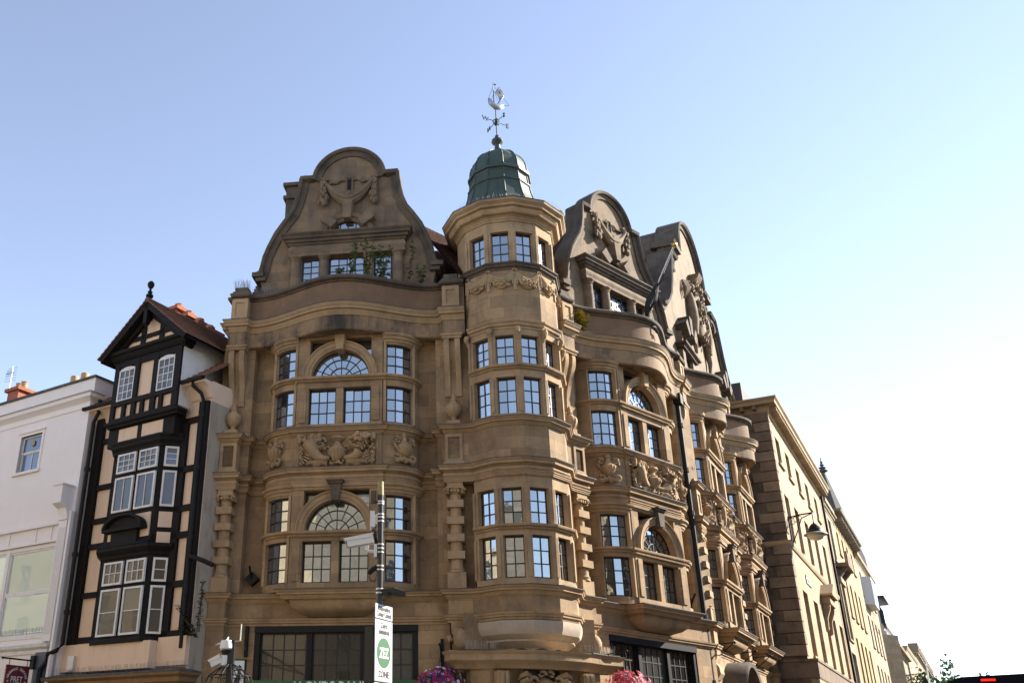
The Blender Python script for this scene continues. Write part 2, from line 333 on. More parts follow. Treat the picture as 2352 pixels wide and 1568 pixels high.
# ledge behind the first floor cornice
# ------------------------------------------------------------------ windows
UNIT = MB().box(-.5, .5, -.004, .004, -.5, .5).mesh('pane', M['glass'], smooth=0)
UNITD = MB().box(-.5, .5, -.004, .004, -.5, .5).mesh('pane_dark', M['glassd'], smooth=0)
NP = [0]
def panes_flat(win, f, x0, x1, z0, z1, o, nx, nz, b, unit=None, jit=.9, single=True):
    w, h = (x1-x0)/nx, (z1-z0)/nz; mb = MB()
    for i in range(nx):
        for k in range(nz):
            cx, cz = x0+(i+.5)*w, z0+(k+.5)*h
            if single:
                ob = inst('pane', unit or UNIT, win, f, cx, o, cz, radians(random.uniform(-jit, jit)), (w-b*.6, 1, h-b*.6))
                ob.matrix_basis = ob.matrix_basis @ Matrix.Rotation(radians(random.uniform(-jit, jit)), 4, 'X'); NP[0] += 1
            else: mb.box(cx-w/2+.002, cx+w/2-.002, o-.004, o+.004, cz-h/2+.002, cz+h/2-.002)
    if not single: mb.build('glazing', (unit or UNIT).materials[0], win, f, smooth=0)
def window_flat(parent, f, x0, x1, z0, z1, o, nx, nz, bar=.028, fr=.045, mat=None, single=True, unit=None, name='window', dep=.05):
    m = MB(); a, b = o-dep/2, o+dep/2
    m.box(x0, x0+fr, a, b, z0, z1); m.box(x1-fr, x1, a, b, z0, z1); m.box(x0+fr, x1-fr, a, b, z0, z0+fr); m.box(x0+fr, x1-fr, a, b, z1-fr, z1)
    X0, X1, Z0, Z1 = x0+fr, x1-fr, z0+fr, z1-fr
    for i in range(1, nx): c = lerp(X0, X1, i/nx); m.box(c-bar/2, c+bar/2, a+.004, b-.004, Z0, Z1)
    for k in range(1, nz):
        c = lerp(Z0, Z1, k/nz); m.box(X0, X1, a+.008, b-.008, c-bar/2, c+bar/2)
    w = m.build(name, mat or M['bar'], parent, f, smooth=0)
    panes_flat(w, f, X0, X1, Z0, Z1, o, nx, nz, bar, unit, single=single); return w
def window_curved(parent, f, pts, z0, z1, nz, single=True, bar=.028, fr=.045):
    """glazing on a polyline of plan points (one pane wide per segment)"""
    m = MB(); n = len(pts)-1
    for z, h in [(z0+fr/2, fr), (z1-fr/2, fr)]+[(lerp(z0+fr, z1-fr, k/nz), bar) for k in range(1, nz)]:
        m.sweep(pts, [(-.025, z-h/2), (.025, z-h/2), (.025, z+h/2), (-.025, z+h/2)])
    for i, p in enumerate(pts):
        h = fr/2 if i in (0, n) else bar/2
        m.box(p[0]-h, p[0]+h, p[1]-.03, p[1]+.022, z0, z1)
    w = m.build('window', M['bar'], parent, f, smooth=0); mb = MB()
    for i in range(n):
        a, b = Vector(pts[i]), Vector(pts[i+1]); c = (a+b)/2; ang = -atan2(b.y-a.y, b.x-a.x); l = (b-a).length
        for k in range(nz):
            za, zb = lerp(z0+fr, z1-fr, k/nz), lerp(z0+fr, z1-fr, (k+1)/nz)
            if single:
                inst('pane', UNIT, w, f, c.x, c.y, (za+zb)/2, ang+radians(random.uniform(-.9, .9)), (l-.01, 1, zb-za-.014)); NP[0] += 1
            else:
                t = (b-a).normalized(); nn = Vector((-t.y, t.x))*.004
                mb.slab([tuple(a-nn), tuple(b-nn), tuple(b+nn), tuple(a+nn)], za+.005, zb-.005)
    if not single: mb.build('glazing', M['glass'], w, f, smooth=0)
    return w
def fanlight(parent, f, cx, cz, r, o, single=True):
    m = MB(); rs = [.1*r, .4*r, .7*r, r]; t = .02
    for q in rs: m.sweepv(arc(cx, cz, q-.02 if q == r else q, 0, 180, 20), [(-t/2-.004, o-.03), (t/2+.004, o-.03), (t/2+.004, o+.025), (-t/2-.004, o+.025)])
    m.box(cx-r, cx+r, o-.03, o+.025, cz-.02, cz+.022)
    segs = {0: 4, 1: 8, 2: 8}
    for k, n in segs.items():
        for i in range(1, n):
            a = pi*i/n; ca, sa = cos(a), sin(a)
            m.prism([(cx+rs[k]*ca-t/2*sa, cz+rs[k]*sa+t/2*ca), (cx+rs[k+1]*ca-t/2*sa, cz+rs[k+1]*sa+t/2*ca), (cx+rs[k+1]*ca+t/2*sa, cz+rs[k+1]*sa-t/2*ca), (cx+rs[k]*ca+t/2*sa, cz+rs[k]*sa-t/2*ca)], o-.026, o+.021)
    w = m.build('window', M['bar'], parent, f, smooth=20); allb = MB()
    for k, n in segs.items():
        for i in range(n):
            a0, a1 = pi*i/n, pi*(i+1)/n; P = [(cx+rs[k]*cos(a0), cz+rs[k]*sin(a0)), (cx+rs[k+1]*cos(a0), cz+rs[k+1]*sin(a0)), (cx+rs[k+1]*cos((a0+a1)/2), cz+rs[k+1]*sin((a0+a1)/2)), (cx+rs[k+1]*cos(a1), cz+rs[k+1]*sin(a1)), (cx+rs[k]*cos(a1), cz+rs[k]*sin(a1))]
            if single:
                c = (sum(p[0] for p in P)/5, sum(p[1] for p in P)/5); pb = MB(); pb.prism([(x-c[0], z-c[1]) for x, z in P], -.004, .004)
                ob = pb.build('pane', M['glass'], w, f, c[0], o, c[1], radians(random.uniform(-.8, .8)), smooth=0); NP[0] += 1
            else: allb.prism(P, o-.004, o+.004)
    if not single: allb.build('glazing', M['glass'], w, f, smooth=0)
    return w
# ------------------------------------------------------------------ a bay with its two window storeys
ST = {1: dict(zb=5.70, zs=5.9, zh=6.97, zt=7.22, zu=8.15, top=8.47), 2: dict(zb=10.02, zs=10.17, zh=11.22, zt=11.54, zu=12.48, top=12.86)}
def bay(f, a, xpil, mat, single, wall=-.9):
    for fl, s in ST.items():
        zb, zs, zh, zt, zu, top = (s[k] for k in ('zb', 'zs', 'zh', 'zt', 'zu', 'top'))
        T = .3
        rect = lambda z0, z1, t=T, d=0: [(-t, z0), (d, z0), (d, z1), (-t, z1)]
        for sd in (-1, 1):
            def P(t0, t1, n=6):
                p = curve_pts(sd*HC, a, sd, wall, t0=t0, t1=t1, n=n); return p if sd < 0 else list(reversed(p))
            w = MB()
            e = [(sd*xpil, wall)]+curve_pts(sd*HC, a, sd, wall, t0=90, t1=62, n=4); e = e if sd < 0 else list(reversed(e))
            w.sweep(e, rect(zb, top))
            e2 = curve_pts(sd*HC, a, sd, wall, t0=6, t1=0, n=1)+[(sd*HC, -.05)]; e2 = e2[:2]; e2 = e2 if sd < 0 else list(reversed(e2))
            w.sweep(e2, rect(zb, top))
            w.sweep(P(62, 6, 8), rect(zb, zs)); w.sweep(P(62, 6, 8), rect(zu, top))
            w.sweep(P(68, 0, 8), rect(zh, zt-.08, d=.0))
            w.build('wall', mat, bank, f)
            tr = MB()   # beaded transom band and eyebrow moulding
            tr.sweep(P(90, 0, 10), [(-.2, zt-.13), (.03, zt-.13), (.04, zt-.08), (.1, zt-.06), (.12, zt-.02), (.12, zt), (-.2, zt+.01)])
            tr.sweep(P(90, 0, 10), [(-.1, zu+.06), (.03, zu+.06), (.045, zu+.12), (.09, zu+.15), (.1, zu+.2), (.16, zu+.24), (.17, zu+.29), (-.1, zu+.3)])
            for t in (64, 4):    # moulded jambs
                p = curve_pts(sd*HC, a, sd, wall, t0=t, t1=t, n=1)[0]; tr.box(p[0]-.035, p[0]+.035, p[1]-.1, p[1]+.035, zs, zu+.06)
            tr.build('transom', M['trim'], bank, f)
            bd = MB(); pl = P(88, 2, 34)
            for x, o in pl: bd.box(x-.012, x+.012, o-.02, o+.065, zt-.128, zt-.085)
            bd.build('dentil_band', M['trim'], bank, f, smooth=0)['kind'] = 'stuff'
            b = .12; gp = curve_pts(sd*HC, a-b, sd, wall, top=-.05-b, t0=62, t1=7, n=3); gp = gp if sd < 0 else list(reversed(gp))
            window_curved(bank, f, gp, zs, zh, 3, single); window_curved(bank, f, gp, zt, zu, 3, single)
        # flat centre
        c = MB(); D = -.34
        for sd in (-1, 1):
            c.box(*sorted((sd*.88, sd*HC)), D, 0, zb, top)
            c.box(*sorted((sd*.93, sd*1.12)), 0, .03, zs+.04, zh-.02)
        c.box(-.1, .1, D, -.03, zs, zh); c.box(-.88, .88, D, -.01, zb, zs); c.box(-.88, .88, D, -.01, zh, zt-.1)
        c.box(-.88, .88, D, -.01, top-.16, top)
        c.build('wall', mat, bank, f)
        t = MB()
        t.sweep([(-1.24, -.3), (-1.24, 0), (1.24, 0), (1.24, -.3)], [(-.1, zt-.15), (.02, zt-.15), (.03, zt-.09), (.1, zt-.06), (.12, zt-.02), (.12, zt), (-.1, zt+.01)])
        t.sweep([(-1.22, -.3), (-1.22, 0), (1.22, 0), (1.22, -.3)], [(-.1, top-.14), (.02, top-.14), (.03, top-.09), (.07, top-.07), (.08, top-.0), (-.1, top)])
        t.box(-.84, .84, D, -.012, zt-.1, zt-.001)
        t.build('transom', M['trim'], bank, f)
        bd = MB()
        for i in range(42): x = lerp(-1.2, 1.2, i/41); bd.box(x-.014, x+.014, 0, .07, zt-.148, zt-.1)
        bd.build('dentil_band', M['trim'], bank, f, smooth=0)['kind'] = 'stuff'
        ar = MB(); R = .82; cz = zt+.0
        ar.sweepv(arc(0, cz, R, 180, 0, 24), [(0, -.3), (0, .04), (.03, .05), (.07, .04), (.08, .06), (.19, .075), (.2, .11), (.235, .12), (.24, -.3)])
        ar.build('arch', M['trim'], bank, f)
        be = MB()
        for i in range(36):
            an = pi*(i+.5)/36; be.ball((cos(an)*(R+.06), .05, cz+sin(an)*(R+.06)), .017, 5, 4)
        be.build('beading', M['trim'], bank, f)['kind'] = 'stuff'
        k = MB(); kb = cz+R-.06; kt = top+.06 if fl == 1 else top+.08
        k.prism([(-.1, kb), (.1, kb), (.16, kt-.1), (-.16, kt-.1)], -.2, .2); k.box(-.2, .2, -.2, .24, kt-.1, kt-.04); k.box(-.23, .23, -.2, .28, kt-.04, kt)
        k.build('keystone', M['trim'] if fl == 2 else M['cop'], bank, f)
        # spandrel glass behind the arch
        window_flat(bank, f, -.9, .9, zt, top-.16, -.29, 2, 1, single=False, name='window')
        fanlight(bank, f, 0, cz, R, -.2, single)
        window_flat(bank, f, -.88, -.1, zs, zh, -.2, 3, 3, single=single); window_flat(bank, f, .1, .88, zs, zh, -.2, 3, 3, single=single)
    # bow under the first floor sill
    b = MB(); b.sweep([(-1.12, -.46), (-1.12, .05), (1.12, .05), (1.12, -.46)], [(-.45, 5.1), (-.42, 5.1), (-.36, 5.13), (-.2, 5.19), (-.06, 5.3), (-.005, 5.42), (0, 5.49), (-.45, 5.49)])
    b.build('sill_bracket', M['trim'], bank, f)
bay(FL, .9, 2.66, M['stoneL'], True)
bay(FB, .9, 2.66, M['stoneB'], False)
for c in (C2, C3): bay(FR.sub(c), .5, 1.95, M['stoneR'], False)
# pilaster strips behind the piers
for f, xs, mt in ((FL, (-3.12, 3.1), 'stoneL'), (FB, (-3.1, 3.0), 'stoneB'), (FR, (P2, P3, P4), 'stoneR')):
    for x in xs:
        
        for z0, z1 in ((5.7, 8.47), (10.02, 12.86)): m = MB(); m.box(x-.47, x+.47, -1.3, -.55, z0, z1); m.build('pilaster', M[mt], bank, f)
# back wall behind everything so no light leaks through
m = MB(); m.box(-3.5, 3.6, -1.6, -1.25, 3, 14.3); m.build('core_wall', M['stoneL'], bank, FL)
m = MB(); m.box(-3.6, 3.3, -1.6, -1.25, 3, 14.3); m.build('core_wall', M['stoneB'], bank, FB)
m = MB(); m.box(P2-.5, P4+.5, -1.6, -1.25, 3, 14.3); m.build('core_wall', M['stoneR'], bank, FR)
# ------------------------------------------------------------------ piers
def pier_kit():
    K = {}
    m = MB(); m.box(-.235, .235, -.3, .0, 5.705, 6.13); K['pedestal_block'] = m.mesh('pedestal_block', M['trim'])
    m = MB(); pr = [(.2, 6.13), (.2, 6.16), (.185, 6.19), (.2, 6.22), (.165, 6.26), (.158, 6.3)]+[(.158-.012*i/4, 6.3+1.85*i/4) for i in range(5)]+[(.17, 8.16), (.15, 8.18), (.16, 8.22), (.2, 8.26), (.2, 8.3)]
    m.lathe(0, -.17, pr, 18); m.box(-.24, .24, -.38, .05, 8.3, 8.34); m.box(-.21, .21, -.36, .02, 8.34, 8.46); K['column'] = m.mesh('column', M['trim'])
    m = MB(); m.box(-.22, .22, -.38, .04, -.095, .095); me = m.mesh('block', M['trim']); K['block'] = me
    m = MB()
    for s in (-1, 1):
        m.tube([(s*.2+s*(.085-.012*i)*cos(i*.75)*.95, .03, 8.23+(.085-.012*i)*sin(i*.75)) for i in range(7)], [.03-.002*i for i in range(7)], 6)
        m.ball((s*.2, .02, 8.23), .035, 8, 6)
        m.box(s*.2-.05, s*.2+.05, -.34, .0, 8.17, 8.29)
    for x in (-.09, 0, .09): m.ball((x, .02, 8.235), .045, 6, 5, (1, .7, 1))
    K['capital'] = m.mesh('capital', M['trim'])
    m = MB(); m.box(-.225, .225, -.4, -.0, 8.9, 9.84)
    for a in ((-.225, -.15, 8.98, 9.8), (.15, .225, 8.98, 9.8), (-.15, .15, 8.98, 9.1), (-.15, .15, 9.7, 9.8)): m.box(a[0]-(.01 if a[0] < -.2 else 0), a[1]+(.01 if a[1] > .2 else 0), -.3, .035, a[2], a[3])
    m.sweep([(-.225, -.3), (-.225, 0), (.225, 0), (.225, -.3)], [(-.05, 8.9), (.1, 8.9), (.09, 8.94), (.05, 8.98), (.03, 9.04), (-.05, 9.05)])
    K['urn_pedestal'] = m.mesh('urn_pedestal', M['trim'])
    m = MB(); m.box(-.24, .24, -.45, .03, 10.04, 10.11); m.box(-.18, .18, -.4, -.0, 10.11, 10.19)
    m.lathe(0, -.2, [(.13, 10.19), (.12, 10.23), (.07, 10.27), (.065, 10.31), (.1, 10.35)], 16)
    n = 40; prof = [(.1, 10.35), (.16, 10.42), (.2, 10.52), (.205, 10.6), (.18, 10.68), (.12, 10.74), (.085, 10.78), (.1, 10.81), (.07, 10.86), (.055, 10.94), (.03, 11.02), (.0, 11.06)]
    V = []; Fc = []; k = len(prof)
    for i in range(n):
        a = 2*pi*i/n
        for r, z in prof:
            fl = 1+.06*cos(12*a*1.0)*(1 if 10.36 < z < 10.72 else 0); V.append((r*fl*cos(a), -.2+r*fl*sin(a), z))
    for i in range(n):
        j = (i+1) % n; Fc += [(i*k+q_, j*k+q_, j*k+q_+1, i*k+q_+1) for q_ in range(k-1)]
    m.add(V, Fc); K['urn'] = m.mesh('urn', M['trim'], 50)
    m = MB(); zz = [(-.02, 12.63), (-.0, 12.5), (-.02, 12.3), (-.1, 12.05), (-.2, 11.8), (-.28, 11.55), (-.32, 11.3), (-.33, 11.03)]
    poly = zz+[(-.6, 11.03), (-.6, 12.63)]
    for s in (-1, 1): m.prism_side(poly, s*.155-.075, s*.155+.075)
    m.prism_side([(o-.12, z) for o, z in zz]+[(-.6, 11.03), (-.6, 12.63)], -.08, .08)
    for s in (-1, 1): m.box(s*.155-.085, s*.155+.085, -.6, -.3, 10.98, 11.05)
    K['console'] = m.mesh('console', M['trim'])
    m = MB(); m.sweep([(-.235, -.5), (-.235, -.02), (.235, -.02), (.235, -.5)], [(-.05, 12.62), (.03, 12.62), (.04, 12.68), (.07, 12.7), (.075, 12.76), (-.05, 12.78)]); K['console_cap'] = m.mesh('console_cap', M['trim'])
    m = MB(); hole = [(-.06, 12.8), (-.06, 12.95)]+arc(0, 12.95, .06, 180, 0, 8)[1:-1]+[(.06, 12.95), (.06, 12.8)]
    m.prism([(-.23, 12.78), (-.06, 12.78)]+hole+[(.06, 12.78), (.23, 12.78), (.23, 13.2), (-.23, 13.2)], -.4, -.02); m.box(-.2, .2, -.45, -.3, 12.78, 13.2); K['niche_block'] = m.mesh('niche_block', M['trim'])
    m = MB(); m.box(-.235, .235, -.4, 0, 13.5, 14.28)
    for a in ((-.245, -.13, 13.62, 14.22), (.13, .245, 13.62, 14.22), (-.13, .13, 13.62, 13.7), (-.13, .13, 14.14, 14.22)): m.box(a[0], a[1], -.3, .03, a[2], a[3])
    m.box(-.26, .26, -.4, .04, 13.5, 13.6); K['parapet_block'] = m.mesh('parapet_block', M['trim'])
    m = MB(); m.box(-.25, .25, -.5, .02, 14.44, 14.52); m.slab([(-.2, -.45), (.2, -.45), (.2, -.02), (-.2, -.02)], 14.52, 14.66); K['parapet_cap'] = m.mesh('parapet_cap', M['cop'])
    return K
KIT = pier_kit()
def pier(f, x, base=True):
    for k in ('pedestal_block', 'column', 'capital', 'urn_pedestal', 'urn', 'console', 'console_cap', 'niche_block', 'parapet_block', 'parapet_cap'):
        inst(k, KIT[k], bank, f, x, -.2, 0)
    for z in (6.565, 7.005, 7.455, 7.895): inst('block', KIT['block'], bank, f, x, -.2, z)
    m = MB(); m.box(x-.1, x+.1, -.7, -.35, 8.2, 8.3)
    if base:
        m = MB(); m.box(x-.24, x+.24, -.6, -.2, 0, 4.92); m.build('ground_pier', M['stoneL'], bank, f)
for f, x in ((FL, -3.12), (FL, 3.12), (FB, -3.12), (FR, P2), (FR, P3), (FR, P4)): pier(f, x, x == -3.12 and f is FL)
# ------------------------------------------------------------------ serpentine frieze, main cornice, parapet
SL, SR = plan_S()
add_stain(M['frieze'], FL.pt(.05, .6, 13.0), .55, (.022, .02, .019))
for pth in (SL, SR):
    run('frieze', pth, [(-.35, 12.74), (-.03, 12.74), (0, 12.77), (0, 13.22), (-.35, 13.22)], M['frieze'] if 'frieze' in M else M['trim'])
    run('cornice', pth, prof_corn(13.18, 13.53, .2, .35), M['trim'])
    run('lead_flashing', pth, [(-.36, 13.57), (-.36, 13.535), (.214, 13.515), (.214, 13.535)], M['lead'])
    run('parapet', pth, [(-.38, 13.5), (-.08, 13.5), (-.08, 14.28), (-.38, 14.28)], M['parapet'])
    run('parapet_coping', pth, [(-.46, 14.27), (-.04, 14.27), (-.03, 14.31), (.06, 14.34), (.08, 14.38), (.08, 14.43), (.03, 14.47), (-.46, 14.47)], M['cop'])
# soffits of the bows
for f, hw, x1 in ((FL, 2.7, 2.85), (FB, 2.7, 2.85), (FR.sub(C2), 2.05, 2.3), (FR.sub(C3), 2.05, 2.3)):
    n = 22; m = MB(); m.slab([(lerp(-x1, x1, i/n), bow_o(lerp(-x1, x1, i/n), hw)-.02) for i in range(n+1)]+[(x1, -1.2), (-x1, -1.2)], 12.75, 12.9)
    m.build('soffit', M['trim'], bank, f)
    m = MB(); m.slab([(lerp(-x1, x1, i/n), bow_o(lerp(-x1, x1, i/n), hw)-.3) for i in range(n+1)]+[(x1, -1.3), (-x1, -1.3)], 13.4, 13.5); m.build('balcony_floor', M['lead'], bank, f)
# ------------------------------------------------------------------ gables of the left and the canted bay
GO = [(2.78, 15.05), (2.78, 15.25), (2.66, 15.3), (2.62, 15.5)]
def s_curve():
    P = [(2.62, 15.45), (2.56, 15.8), (2.44, 16.15), (2.25, 16.6), (2.0, 17.0), (1.8, 17.28), (1.68, 17.6), (1.6, 17.95), (1.55, 18.3), (1.53, 18.55)]
    return P
def gable(f, mat, oz=-.6, unit=None):
    right = [(2.5, 14.2), (2.72, 15.28)]+s_curve()+[(1.22, 18.55)]
    arcp = arc(0, 18.4, 1.13, 8, 90, 12)
    half = right+arcp; outl = half+[(-x, z) for x, z in reversed(half[:-1])]
    m = MB(); m.prism(outl, oz-.5, oz); m.build('gable_wall', mat, bank, f, smooth=0)
    cp = MB(); prof = [(-.12, oz-.52), (.06, oz-.52), (.06, oz+.16), (.02, oz+.18), (-.05, oz+.15), (-.06, oz+.08), (-.12, oz+.06), (-.22, oz+.05), (-.22, oz-.02)]
    for sd in (-1, 1):
        p = [(2.84, 15.2), (2.66, 15.28)]+s_curve(); cp.sweepv([(x*sd, z) for x, z in p], prof, side=-sd)
        cp.sweepv([(1.56*sd, 18.54), (1.15*sd, 18.54)], [(-.1, oz-.52), (.06, oz-.52), (.06, oz+.2), (-.04, oz+.17), (-.1, oz+.05)], side=-sd)
        cp.box(*sorted((sd*2.55, sd*2.9)), oz-.5, oz+.2, 15.12, 15.26); cp.box(*sorted((sd*2.5, sd*2.8)), oz-.5, oz+.12, 15.0, 15.12)
    cp.sweepv(arc(0, 18.4, 1.13, 4, 176, 28), prof, side=-1)
    cp.build('gable_coping', M['cop'], bank, f)
    # aedicule
    e = MB(); y0 = oz
    e.sweep([(-1.78, y0-.1), (-1.78, y0+.22), (1.78, y0+.22), (1.78, y0-.1)], [(-.35, 16.06), (.03, 16.06), (.04, 16.12), (.09, 16.14), (.1, 16.22), (.16, 16.24), (.17, 16.3), (.23, 16.36), (.23, 16.4), (-.35, 16.43)])
    e.build('aedicule_cornice', M['cop'], bank, f)
    e = MB(); e.sweep([(-1.75, y0-.1), (-1.75, y0+.2), (1.75, y0+.2), (1.75, y0-.1)], [(-.3, 15.68), (.03, 15.68), (.03, 15.76), (-.0, 15.77)]+[(.05*sin(pi*i/4), 15.78+.26*i/4) for i in range(5)]+[(.03, 16.07), (-.3, 16.07)])
    for xa, xb in ((-.82, -.55), (.55, .82), (-1.7, -1.38), (1.38, 1.7)): e.box(xa, xb, y0-.2, y0+.08, 14.2, 15.68)
    e.build('aedicule', mat, bank, f)
    for x in (-1.56, -.69, .69, 1.56):
        c = MB(); c.lathe(0, 0, [(.19, 14.3), (.19, 14.36), (.17, 14.4), (.155, 14.45), (.15, 15.1), (.138, 15.52), (.16, 15.54), (.14, 15.57), (.17, 15.62), (.2, 15.65), (.2, 15.68)], 16)
        c.build('column', mat, bank, f, x, y0+.1, 0)
    for xa, xb, nx in ((-1.38, -.82, 2), (-.55, .55, 4), (.82, 1.38, 2)): window_flat(bank, f, xa, xb, 14.5, 15.64, y0+.0+.02, nx, 5, unit=unit)
    # lunette
    l = MB(); l.sweepv(arc(0, 16.35, .55, 180, 0, 16), [(0, y0-.2), (0, y0+.1), (.05, y0+.12), (.12, y0+.1), (.14, y0+.14), (.28, y0+.15), (.3, y0-.1)]); l.build('lunette_arch', mat, bank, f)
    k = MB()
    def vous(an, r0, r1, w0, w1, o1):
        a = radians(an); t = (cos(a), sin(a)); nn = (-sin(a), cos(a))
        return [(t[0]*r0+nn[0]*w0, 16.35+t[1]*r0+nn[1]*w0), (t[0]*r0-nn[0]*w0, 16.35+t[1]*r0-nn[1]*w0), (t[0]*r1-nn[0]*w1, 16.35+t[1]*r1-nn[1]*w1), (t[0]*r1+nn[0]*w1, 16.35+t[1]*r1+nn[1]*w1)]
    for an, r1, w0, w1, o1 in ((90, 1.2, .11, .17, .3), (137, 1.0, .13, .17, .26), (43, 1.0, .13, .17, .26)):
        k = MB(); k.prism(vous(an, .55, r1, w0, w1, o1), y0-.1, y0+o1); k.build('keystone', mat, bank, f)
    window_flat(bank, f, -.53, .53, 16.38, 16.9, y0-.0+.015, 4, 1)
    # swag, ribbons, tassels
    s = MB(); 
    for j in range(4):
        rr = .06+.015*j; pts = [(lerp(-.78, .78, i/16), y0+.1+.05*(j == 2), 18.3-.22-(.42+.05*j)*sin(pi*i/16)+.25-.06*j*sin(pi*i/16)) for i in range(17)]
        s.tube(pts, [rr*(.5+.8*sin(pi*i/16)) for i in range(17)], 7)
    s.ball((0, y0+.12, 17.8), .12, 10, 6); 
    for i in range(6): a = i*pi/3; s.ball((.14*cos(a), y0+.1, 17.8+.14*sin(a)), .06, 6, 4)
    s.build('swag', mat, bank, f)
    for sx in (-1, 1):
        s = MB(); X = sx*.8
        s.tube([(X+.1*cos(a*pi/6), y0+.08, 18.42+.1*sin(a*pi/6)) for a in range(13)], .04, 6); s.ball((X, y0+.08, 18.42), .06)
        rnd = random.Random(5+sx)
        for i in range(46):
            t = rnd.random(); s.ball((X+rnd.uniform(-.06, .06)+rnd.uniform(-.1, .1)*t, y0+.08+.09*rnd.random(), 18.32-.8*t), .05+.045*t*rnd.random(), 6, 4, (1, 1, 1.6))
        for i in range(12): s.ball((X-sx*(.15+.05*i), y0+.04, 18.3+.03*sin(i)+.012*i), .045-.001*i, 6, 4)
        s.build('tassel', mat, bank, f)
    n = MB(); n.box(-.09, .09, y0, y0+.02, 18.0, 18.5); n.box(-.12, -.09, y0, y0+.05, 17.98, 18.5); n.box(.09, .12, y0, y0+.05, 17.98, 18.5); n.box(-.12, .12, y0, y0+.05, 18.5, 18.54); n.build('slit_frame', mat, bank, f)
    n = MB(); n.box(-.06, .06, y0, y0+.025, 18.05, 18.46); n.build('slit', M['slit'], bank, f)
M['slit'] = plain('dark_opening', (.008, .008, .008), .95)
gable(FL, M['gable']); gable(FB, M['gableR'], unit=UNITD)
# return walls of the gable ends (roofs behind)
def roof(f, x0, x1, zr, z0, o0, depth, name='roof', tiles=True):
    """tiled pitched roof, ridge along o (back), seen between the gables"""
    m = MB(); n = 30
    for i in range(n):
        t0, t1 = i/n, (i+1)/n
        for s in (-1, 1):
            xa, xb = s*lerp(x1, 0, t0), s*lerp(x1, 0, t1); za, zb = lerp(z0, zr, t0), lerp(z0, zr, t1)
            m.prism([(xa, za), (xb, zb), (xb, zb-.1), (xa, za-.04)] if s > 0 else [(xa, za), (xa, za-.04), (xb, zb-.1), (xb, zb)], -depth, o0)
    return m.build('roof', M['tile'], bank, f, smooth=0)
roof(FL, -2.6, 2.55, 19.0, 14.3, -1.1, 9); roof(FB, -2.6, 2.55, 19.0, 14.3, -1.1, 9)
def slope(f, x0, x1, oa, za, ob, zb, rows=34, mat='tile'):
    """roof slope parallel to the facade made of lapped tile courses"""
    for part in range(1):
        m = MB()
        for i in range(rows):
            t0, t1 = i/rows, (i+1)/rows; o0, o1, z0, z1 = lerp(oa, ob, t0), lerp(oa, ob, t1), lerp(za, zb, t0), lerp(za, zb, t1)
            k = int((x1-x0)/.17)
            for j in range(k):
                xa = x0+(x1-x0)*(j+(.5 if i % 2 else 0))/k; xb = xa+(x1-x0)/k*.97; dz = random.uniform(0, .012)
                m.add([(xa, o0, z0+.03+dz), (xb, o0, z0+.03+dz), (xb, o1, z1+.005), (xa, o1, z1+.005), (xa, o0, z0-.01), (xb, o0, z0-.01)], [(0, 1, 2, 3), (0, 4, 5, 1)])
        m.add([(x0, oa, za-.06), (x1, oa, za-.06), (x1, ob, zb-.06), (x0, ob, zb-.06)], [(0, 1, 2, 3)])
        t = m.build('roof_tiles', M[mat], bank, f, smooth=0, normals=False); t['kind'] = 'stuff'
slope(FL, 1.2, 6.2, -1.35, 14.4, -3.6, 17.4); slope(FB, -6.2, -1.2, -1.35, 14.4, -3.6, 17.4); slope(FB, 1.4, 4.6, -1.35, 14.4, -3.6, 17.2); slope(FL, -3.4, -1.2, -1.35, 14.4, -3.6, 17.4)
# party wall chimney behind the left gable and its pots
def chimney(parent, f, x, o, z0, z1, w, d, mat, pots=2, potmat=None, potr=.14, poth=.45, corb=True):
    c = MB(); c.box(x-w/2, x+w/2, o-d/2, o+d/2, z0, z1)
    if corb:
        for h, e in ((.0, .1), (.5, .08)): c.box(x-w/2-e, x+w/2+e, o-d/2-e, o+d/2+e, z1-.12-h, z1-h+.003)
    ch = c.build('chimney', mat, parent, f, smooth=0)
    for i in range(pots):
        p = MB(); r = potr; p.lathe(0, 0, [(r*.95, 0), (r*.9, poth*.3), (r*1.0, poth*.34), (r*.88, poth*.4), (r*.85, poth*.68), (r*.95, poth*.7), (r*.85, poth*.78), (r*.88, poth*.93), (r*1.02, poth*.94), (r*1.02, poth), (r*.8, poth), (r*.75, poth*.8)], 14)
        p.build('chimney_pot', potmat, ch, f, x+(i-(pots-1)/2)*w/max(pots, 1), o, z1)
    return ch
# ------------------------------------------------------------------ corner turret
AP = 1.38; HF = AP*math.tan(radians(15))
def tf(k, ap=0):     # frame of turret face k = -2..2, x = 0 in the middle of the face, o = distance from the axis
    a = FT.az-30*k; return Frame(FT.o.x, FT.o.y, a)
TW = {1: (5.70, 5.88, 6.94, 7.21, 8.15, 8.47), 2: (10.02, 10.14, 11.18, 11.52, 12.40, 12.6), 3: (14.5, 14.63, 15.1, 15.1, 15.66, 16.0)}
def ring(ap, extra=0): return tvs(ap)
def trun(name, ap, prof, mat): m = MB(); m.sweep(tvs(ap), prof); return m.build(name, mat, bank, FT, smooth=22)
FULL = [(cos(radians(15+30*k)), sin(radians(15+30*k))) for k in range(12)]
def full(ap): r = ap/cos(radians(15)); return [(r*x, r*o) for x, o in reversed(FULL)]
rect = lambda z0, z1, t=.25, d=0: [(-t, z0), (d, z0), (d, z1), (-t, z1)]
